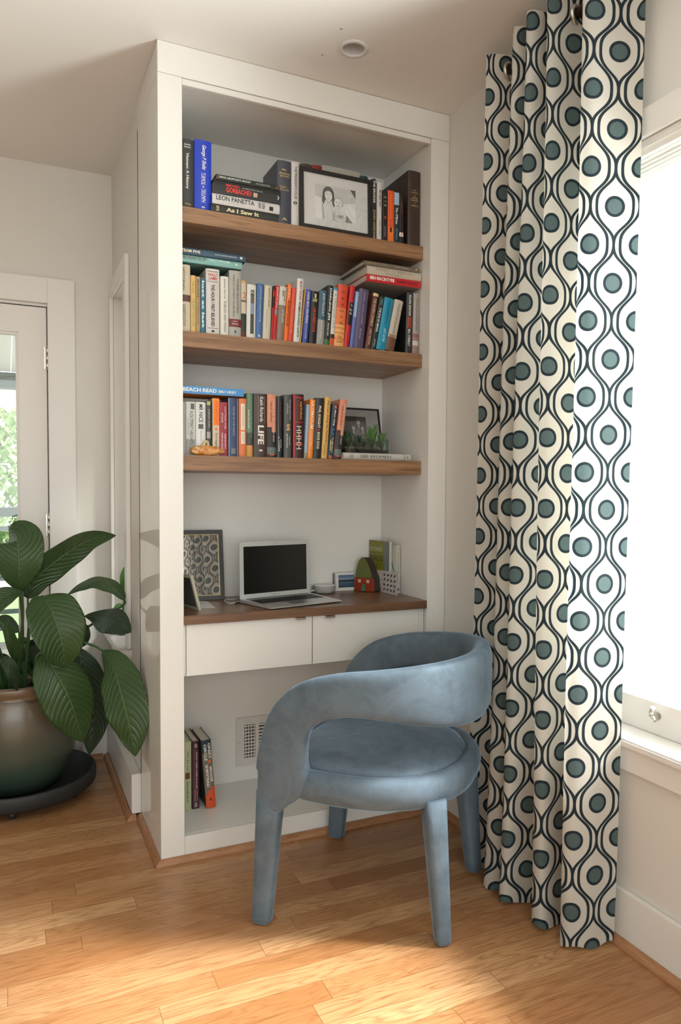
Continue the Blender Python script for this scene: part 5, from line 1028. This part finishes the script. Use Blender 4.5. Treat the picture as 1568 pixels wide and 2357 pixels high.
# ------------------------------------------------------------------ potted peace lily on a rolling caddy
PCX, PCY = -.42, .83
cdy = empty('plant_caddy', (PCX, PCY, 0)); tag(cdy, 'round dark grey rolling plant caddy under the big glazed pot', 'plant stand')
bm = bmesh.new(); lathe(bm, [(.001, .052), (.262, .052), (.272, .058), (.286, .098), (.292, .101), (.298, .098), (.301, .085), (.300, .052), (.290, .040), (.001, .040)], 64); mk('tray', bm, dark_rub, cdy)
for a in (-60, 5, 75, 140, 215):
    a = math.radians(a-35); x, y = .235*math.cos(a), .235*math.sin(a); bm = bmesh.new()
    tube(bm, [(x-.012, y, .019), (x+.012, y, .019)], .0185, 18); B(bm, x-.016, x+.016, y-.006, y+.012, .030, .041); mk('caster', bm, black_pl, cdy)
def pot_material():
    m, nt, p = nodes('reactive_glaze'); tc = nt.nodes.new('ShaderNodeTexCoord'); sp = nt.nodes.new('ShaderNodeSeparateXYZ'); nt.links.new(tc.outputs['Object'], sp.inputs[0])
    v = texc(nt, scale=(3, 3, 1.2)); n_ = noise_n(nt, v, 2.5, 5, .6, .6); n2 = noise_n(nt, texc(nt), 130, 3)
    rp = nt.nodes.new('ShaderNodeValToRGB'); el = rp.color_ramp.elements; el[0].position = 0; el[0].color = (.010, .030, .022, 1); el[1].position = 1; el[1].color = (.15, .095, .055, 1)
    for pos, c_ in ((.22, (.045, .075, .055, 1)), (.45, (.075, .088, .062, 1)), (.68, (.105, .088, .058, 1)), (.86, (.13, .092, .06, 1)), (.885, (.05, .03, .02, 1)), (.905, (.17, .10, .055, 1))): e = el.new(pos); e.color = c_
    z_ = (X(nt, sp.outputs[2])/.435)+(X(nt, n_)-.5)*.16
    nt.links.new(z_.s, rp.inputs[0]); nt.links.new(mixc(nt, X(nt, n2)*.18, rp.outputs[0], (.10, .09, .07)), p.inputs['Base Color'])
    p.inputs['Roughness'].default_value = .30; p.inputs['Coat Weight'].default_value = .35; p.inputs['Coat Roughness'].default_value = .12; bump(nt, p, n2, .12, .002); return m
lily = empty('potted_peace_lily', (PCX, PCY, .0530)); tag(lily, 'large leafy peace lily in a big green-brown glazed pot on the floor', 'potted plant')
bm = bmesh.new(); lathe(bm, [(.001, .0), (.150, .0), (.163, .008), (.190, .06), (.218, .13), (.236, .21), (.240, .27), (.232, .34), (.218, .385), (.214, .395), (.219, .402), (.222, .425), (.218, .434), (.208, .435), (.203, .425), (.203, .37), (.001, .37)], 72)
mk('pot', bm, pot_material(), lily)
bm = bmesh.new(); lathe(bm, [(.2025, .375), (.15, .385), (.08, .380), (.001, .388)], 40); bmesh.ops.recalc_face_normals(bm, faces=bm.faces); mk('soil', bm, flat((.018, .013, .009), .95, key='soil', bump=1.0, bscale=90), lily)
def leaf_material(name, c1, c2, vein):
    m, nt, p = nodes(name); uv = nt.nodes.new('ShaderNodeUVMap'); sp = nt.nodes.new('ShaderNodeSeparateXYZ'); nt.links.new(uv.outputs[0], sp.inputs[0])
    u, v = X(nt, sp.outputs[0]), X(nt, sp.outputs[1]); av_ = v.op('ABSOLUTE')
    ph = (u-av_.op('POWER', 1.3)*.26)*250; s_ = (ph.op('SINE')*.5+.5)
    fine = (((u-av_.op('POWER', 1.3)*.26)*88).op('SINE')*.5+.5).op('POWER', 3.0)
    mid = ramp_mask(av_*-1+.035, 30)
    n_ = noise_n(nt, texc(nt), 9, 3)
    col = mixc(nt, X(nt, n_), c1, c2); col = mixc(nt, fine*.35, col, vein); col = mixc(nt, mid*.55, col, tuple(q*1.3 for q in vein))
    nt.links.new(col, p.inputs['Base Color']); p.inputs['Roughness'].default_value = .36; p.inputs['Specular IOR Level'].default_value = .5
    h = fine*-.8+s_*.15-mid*1.2; bump(nt, p, h.s, .55, .004)
    tr = nt.nodes.new('ShaderNodeBsdfTranslucent'); tr.inputs[0].default_value = (c2[0]*1.8, c2[1]*2.4, c2[2]*.8, 1); mx = nt.nodes.new('ShaderNodeMixShader'); mx.inputs[0].default_value = .12
    nt.links.new(p.outputs[0], mx.inputs[1]); nt.links.new(tr.outputs[0], mx.inputs[2]); nt.links.new(mx.outputs[0], nt.nodes['Material Output'].inputs[0]); return m
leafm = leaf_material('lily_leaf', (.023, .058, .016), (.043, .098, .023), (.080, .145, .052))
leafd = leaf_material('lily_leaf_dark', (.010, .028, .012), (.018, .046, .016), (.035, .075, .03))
leafb = leaf_material('lily_leaf_bright', (.05, .15, .02), (.08, .22, .03), (.10, .26, .06))
stemm = flat((.045, .105, .025), .4, key='petiole_green')
def leaf(name, parent, pts, width, face, m, peak=.42, cup=.25, wave=.0, stem=None, sr=.0042, fold=0.0, lab=None, widths=None):
    P = catmull(pts, 10); n_ = len(P); face = Vector(face).normalized(); bm = bmesh.new(); uvl = bm.loops.layers.uv.new('UVMap'); G = []; NV = 10
    Ls = [0]
    for i in range(1, n_): Ls.append(Ls[-1]+(P[i]-P[i-1]).length)
    for i, p in enumerate(P):
        t = Ls[i]/Ls[-1]; tg = (P[min(i+1, n_-1)]-P[max(i-1, 0)]).normalized()
        f_ = (face-tg*face.dot(tg)).normalized(); sd = tg.cross(f_).normalized()
        a_ = peak/(1-peak); prof = (t**(a_*1.1))*((1-t)**1.0); mx = (peak**(a_*1.1))*((1-peak)); wv = width*(min(1, prof/mx)**(.72 if t < peak else .90))
        row = []
        for k in range(-NV, NV+1):
            q = k/NV; wl = wv*(widths[0] if (widths and q < 0) else (widths[1] if widths else 1))
            off = cup*abs(q)**1.3*wl + fold*(1 if q < 0 else 0)*abs(q)*wl+wave*wv*math.sin(t*19+q*2)*q*q
            row.append(bm.verts.new(p+sd*q*wl*math.sqrt(max(.1, 1-cup*cup*.5))+f_*off))
        G.append(row)
    for i in range(n_-1):
        for k in range(2*NV):
            f = bm.faces.new((G[i][k], G[i][k+1], G[i+1][k+1], G[i+1][k])); f.smooth = True
            for lp, (a, b) in zip(f.loops, ((i, k), (i, k+1), (i+1, k+1), (i+1, k))): lp[uvl].uv = (Ls[a]*1.0/Ls[-1], (b-NV)/NV)
    o = pa(mk(name, bm, m), parent)
    so_ = o.modifiers.new('thickness', 'SOLIDIFY'); so_.thickness = .0008; so_.offset = 0
    if lab: o['label'] = lab
    bm = bmesh.new(); rb = [P[i]-(face-((P[min(i+1, n_-1)]-P[max(i-1, 0)]).normalized())*face.dot((P[min(i+1, n_-1)]-P[max(i-1, 0)]).normalized())).normalized()*.0008 for i in range(0, n_-1, 2)]
    tube(bm, rb, [max(.0006, .0024*(1-i/len(rb))) for i in range(len(rb))], 6)
    pa(mk('midrib', bm, stemm), o)
    if stem:
        bm = bmesh.new(); S_ = catmull(list(stem)+[tuple(P[0])], 8); tube(bm, S_, [sr*1.5-(sr*.6)*i/len(S_) for i in range(len(S_))], 8); pa(mk('petiole', bm, stemm), o)
    return o
def q(u, v, y): return tuple(at(u, v, 'y', y))
base = lambda dx, dy: (PCX+dx, PCY+dy, .43)
FC = (-.1, -1, .15)
leaf('leaf', lily, [q(64, 1378, .76), q(85, 1330, .745), q(140, 1282, .74), q(205, 1243, .75), q(268, 1232, .78)], .068, (.35, -1, -.35), leafm, .38, .22, .05, stem=[base(.02, 0), q(66, 1470, .80)], lab='leaf arching up to the right')
leaf('leaf', lily, [q(46, 1364, .72), q(44, 1322, .70), q(43, 1280, .70), q(38, 1246, .74), q(20, 1250, .84)], .095, (0, -1, .25), leafm, .55, .32, .03, stem=[base(-.01, -.02), q(52, 1470, .77)], lab='broad upright leaf at the frame edge')
leaf('leaf', lily, [q(52, 1362, .66), q(22, 1368, .63), q(-15, 1395, .60), q(-50, 1440, .58)], .050, (-.3, -.8, .7), leafm, .5, .2, .03, stem=[base(-.03, -.06), q(50, 1450, .70)])
leaf('leaf', lily, [q(98, 1372, .60), q(118, 1405, .535), q(134, 1450, .50), q(145, 1495, .50), q(149, 1540, .525)], .100, (.15, -1, .35), leafm, .40, .22, .04, stem=[base(.03, -.03), q(66, 1450, .74), q(72, 1385, .68)], lab='largest leaf, drooping over the pot rim')
leaf('leaf', lily, [q(100, 1504, .58), q(122, 1540, .545), q(150, 1590, .53), q(172, 1645, .54), q(191, 1709, .57)], .098, (.2, -1, .12), leafm, .42, -.12, .04, stem=[base(.07, -.07), q(82, 1530, .62), q(88, 1506, .59)], lab='leaf hanging in front of the pot')
leaf('leaf', lily, [q(235, 1497, .44), q(262, 1535, .36), q(281, 1600, .28), q(298, 1665, .24), q(312, 1742, .23)], .084, (-.55, -1, .1), leafm, .50, -.15, .06, stem=[base(.10, .02), q(120, 1520, .72), q(180, 1482, .58), q(215, 1486, .48)], lab='long leaf drooping furthest right with a torn edge')
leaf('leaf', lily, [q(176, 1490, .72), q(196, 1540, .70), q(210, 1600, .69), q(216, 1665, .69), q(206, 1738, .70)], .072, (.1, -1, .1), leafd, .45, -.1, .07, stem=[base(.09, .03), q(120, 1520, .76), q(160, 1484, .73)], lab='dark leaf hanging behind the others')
leaf('leaf', lily, [q(288, 1382, .60), q(262, 1356, .62), q(222, 1342, .66), q(188, 1350, .70), q(155, 1369, .73)], .050, (-.1, -.7, .9), leafm, .45, -.18, .04, widths=(.55, 1.0), stem=[base(.06, .10), q(150, 1480, .86), q(240, 1420, .76), q(284, 1392, .64)])
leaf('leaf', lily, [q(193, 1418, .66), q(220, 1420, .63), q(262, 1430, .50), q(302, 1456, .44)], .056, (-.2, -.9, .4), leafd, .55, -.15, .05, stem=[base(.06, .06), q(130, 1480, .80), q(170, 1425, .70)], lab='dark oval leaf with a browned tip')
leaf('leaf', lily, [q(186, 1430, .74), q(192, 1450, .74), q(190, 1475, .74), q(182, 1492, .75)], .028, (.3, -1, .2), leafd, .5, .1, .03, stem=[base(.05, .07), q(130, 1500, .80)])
leaf('leaf', lily, [q(44, 1455, .86), q(22, 1440, .85), q(8, 1430, .85), q(-8, 1442, .86)], .030, (0, -1, .5), leafm, .5, .15, .03, stem=[base(-.0, .05), q(46, 1500, .86)])
leaf('leaf', lily, [q(-4, 1425, .60), q(16, 1450, .60), q(30, 1490, .62), q(40, 1530, .66)], .022, (.2, -1, .2), leafm, .5, .2, .02, stem=[base(-.08, .0), q(-14, 1450, .64)])
leaf('leaf', lily, [q(-10, 1522, .62), q(10, 1520, .58), q(28, 1545, .57), q(40, 1590, .60)], .026, (.2, -.8, .5), leafd, .5, .1, .02, stem=[base(-.08, -.02), q(-20, 1560, .66)])
rd = random.Random(11)
for k in range(9):
    a = rd.uniform(.2, 2.9); b = (PCX+.12*math.cos(a)*rd.uniform(.3, 1), PCY+.12*math.sin(a)*rd.uniform(-.1, 1), .42); ex = rd.uniform(-.10, .16); h_ = rd.uniform(.08, .19)
    p0 = Vector(b)+Vector((ex*.15, 0, h_*.5)); p1 = Vector(b)+Vector((ex*.5, -.01, h_)); p2 = Vector(b)+Vector((ex*.8, -.03, h_*1.1)); p3 = Vector(b)+Vector((ex*1.05, -.04, h_*.85))
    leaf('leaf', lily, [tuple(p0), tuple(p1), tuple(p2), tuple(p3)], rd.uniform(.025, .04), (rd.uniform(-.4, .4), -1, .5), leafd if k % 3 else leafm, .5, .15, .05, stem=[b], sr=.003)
for k in range(10):     # foliage on the side away from the door frame, outside the picture
    a = math.radians(120+10*k); r1, r2 = .16, rd.uniform(.30, .40); h_ = rd.uniform(.70, 1.02); ca, sa = math.cos(a), math.sin(a)
    if PCY+r2*sa > YB-.08: continue
    leaf('leaf', lily, [(PCX-.05+r1*ca, PCY+r1*sa, h_-.12), (PCX-.05+(r1+.08)*ca, PCY+(r1+.08)*sa, h_), (PCX-.05+r2*ca, PCY+r2*sa, h_-.02), (PCX-.05+(r2+.09)*ca, PCY+(r2+.09)*sa, h_-.16)], rd.uniform(.05, .075), (ca*.6, sa*.6, .8), leafm, .45, .15, .05, stem=[(PCX+.05*ca, PCY+.05*sa, .43), (PCX+.10*ca, PCY+.10*sa, .6)])
# ------------------------------------------------------------------ cutting in a glass jar on the alcove window sill
jx, jy = .020, .985
jr = empty('glass_jar_plant', (jx, jy, .5992)); tag(jr, 'bright green leafy cutting in a textured green glass jar on the alcove windowsill', 'potted plant')
bm = bmesh.new(); lathe(bm, [(.001, 0), (.030, 0), (.033, .004), (.033, .055), (.031, .060), (.028, .060), (.030, .054), (.030, .006), (.001, .005)], 32); mk('jar', bm, flat((.015, .075, .045), .12, key='green_jar', bump=1.0, bscale=150, coat=.6), jr)
bm = bmesh.new(); tube(bm, [(0, 0, .02), (-.004, 0, .10), (.004, 0, .17)], .006, 10); mk('stem', bm, stemm, jr)
J = lambda x, y, z: (jx+x, jy+y, .5992+z)
leaf('leaf', jr, [J(.004, 0, .165), J(.004, -.01, .22), J(.004, -.01, .27), J(.010, 0, .31)], .022, (-.4, -1, 0), leafb, .5, .25, .02)
leaf('leaf', jr, [J(0, 0, .16), J(-.025, -.02, .205), J(-.055, -.03, .235), J(-.088, -.04, .245)], .011, (-.3, -1, .3), leafb, .5, .2, .02)
leaf('leaf', jr, [J(0, 0, .15), J(.01, -.015, .18), J(.03, -.02, .19), J(.05, -.02, .17)], .020, (-.3, -1, .4), leafb, .5, .2, .02)
leaf('leaf', jr, [J(-.004, 0, .12), J(-.02, -.02, .13), J(-.035, -.03, .125), J(-.05, -.04, .105)], .012, (-.3, -1, .4), leafb, .5, .2, .02)
leaf('leaf', jr, [J(-.004, -.01, .10), J(-.02, -.03, .07), J(-.04, -.04, .045), J(-.06, -.05, .025)], .022, (-.2, -1, .2), leafb, .5, .1, .02)

# ------------------------------------------------------------------ porch and garden behind the door
deck_m = wood('deck_boards', (.22, .21, .20), (.30, .29, .27), (.12, .11, .1), (1.5, 14, 14), .6)
box('floor_porch', -3.3, 1.6, YB+.135, 4.4, -.16, -.02, deck_m, kind='structure')
bm = bmesh.new()
for k in range(45): x = -3.0+k*.1; B(bm, x, x+.094, YB+.135, 4.15, 2.17, 2.19)
mk('ceiling_porch', bm, trim_m, kind='structure')
green_m = flat((.055, .085, .075), .5, key='porch_green')
pb = box('porch_beam', -3.2, 1.6, 4.16, 4.28, 2.045, 2.165, green_m); tag(pb, 'dark green beam along the edge of the porch roof outside the door', 'beam')
pf_ = box('porch_fascia', -3.2, 1.6, 4.30, 4.33, 1.90, 2.16, trim_m); tag(pf_, 'white fascia board hanging below the dark porch beam', 'fascia')
rl_ = empty('porch_railing', (-.4, 4.0, -.02)); tag(rl_, 'dark grey-green porch railing with horizontal slats beyond the door glass', 'railing')
def rp_(n_, *a): return pa(box(n_, *a, green_m, None, .004), rl_)
rp_('top_rail', -3.1, 1.5, 3.95, 4.09, 1.03, 1.10)
for k in range(7): rp_('slat', -3.1, 1.5, 4.0, 4.03, .92-k*.13, .955-k*.13)
for x in (-3.0, -1.5, .0, 1.4): rp_('post', x, x+.08, 3.97, 4.05, -.02, 1.03)
dcx = (-.80, 2.6); dc = empty('porch_chair', (*dcx, -.02)); tag(dc, 'brown wooden slatted chair out on the porch beyond the door', 'chair')
redw = wood('red_brown_wood', (.16, .06, .035), (.24, .10, .06), (.08, .03, .02), (8, 8, 30), .5)
def dcp(nm, *a, bev=.003): return pa(box(nm, dcx[0]+a[0], dcx[0]+a[1], dcx[1]+a[2], dcx[1]+a[3], a[4]-.02, a[5]-.02, redw, None, bev), dc)
for x in (-.28, .24):
    dcp('leg', x, x+.045, -.25, -.20, .0, .62); dcp('leg', x, x+.045, .22, .27, 0, .98); dcp('armrest', x-.01, x+.07, -.27, .24, .62, .645)
dcp('seat', -.26, .26, -.25, .24, .40, .425)
for k in range(5): dcp('back_slat', -.215+k*.095, -.16+k*.095, .225, .245, .43, .95)
dcp('back_rail', -.24, .24, .22, .25, .92, .98)
bm = bmesh.new(); tube(bm, [(x, 3.9, 2.10-.10*math.sin(math.pi*((x+3)/1.3 % 1))) for x in [-3+.05*k for k in range(90)]], .004, 6); tag(mk('light_cord', bm, black_pl), 'thin dark cord drooping under the porch roof beyond the door', 'cord')
def tree(x, y, h_, r_, n_, seed, col, label):
    rd = random.Random(seed); t = empty('tree', (x, y, -1.0)); tag(t, label, 'tree', 'garden trees beyond the porch')
    bm = bmesh.new(); tube(bm, [(0, 0, 0), (.05, 0, h_*.4), (-.05, .1, h_*.8)], [.16, .12, .05], 12)
    for k in range(9):
        a = rd.uniform(0, 6.28); tube(bm, [(0, 0, h_*(.3+.05*k)), (math.cos(a)*r_*.4, math.sin(a)*r_*.4, h_*(.38+.06*k)), (math.cos(a)*r_*.8, math.sin(a)*r_*.8, h_*(.42+.06*k))], [.05, .03, .012], 6)
    mk('trunk', bm, flat((.09, .07, .05), .9, key='bark'), t)
    bm = bmesh.new()
    for k in range(n_):
        a, b = rd.uniform(0, 6.28), math.acos(rd.uniform(-1, 1)); rr = r_*rd.uniform(.55, 1)**.6; c_ = Vector((rr*math.sin(b)*math.cos(a), rr*math.sin(b)*math.sin(a), h_*.62+rr*.85*math.cos(b)))
        M_ = Matrix.Translation(c_) @ Matrix.Rotation(rd.uniform(0, 6.28), 4, 'Z') @ Matrix.Rotation(rd.uniform(-1.2, 1.2), 4, 'X'); s_ = rd.uniform(.05, .10)
        vs = [bm.verts.new(M_ @ Vector(p)) for p in ((0, -s_, 0), (s_*.5, 0, .01), (0, s_, 0), (-s_*.5, 0, .01))]; bm.faces.new(vs)
    m_ = bpy.data.materials.new('foliage'); m_.use_nodes = True; nt = m_.node_tree; p = nt.nodes['Principled BSDF']; n1 = noise_n(nt, texc(nt), 3, 3)
    c_ = mixc(nt, X(nt, n1), tuple(q_*.7 for q_ in col), tuple(q_*1.4 for q_ in col)); nt.links.new(c_, p.inputs['Base Color']); p.inputs['Roughness'].default_value = .5
    tr = nt.nodes.new('ShaderNodeBsdfTranslucent'); nt.links.new(c_, tr.inputs[0]); mx = nt.nodes.new('ShaderNodeMixShader'); mx.inputs[0].default_value = .5
    nt.links.new(p.outputs[0], mx.inputs[1]); nt.links.new(tr.outputs[0], mx.inputs[2]); nt.links.new(mx.outputs[0], nt.nodes['Material Output'].inputs[0])
    mk('crown', bm, m_, t)
tree(-.75, 7.6, 3.6, 1.35, 5200, 1, (.30, .42, .20), 'pale sunlit leafy tree beyond the porch railing')
tree(-4.4, 9.6, 4.2, 1.6, 3000, 2, (.22, .34, .14), 'second leafy tree further left beyond the porch')
box('ground_garden', -9, .9, 4.45, 16, -1.1, -1.0, flat((.14, .22, .09), .9, key='lawn'), kind='structure')
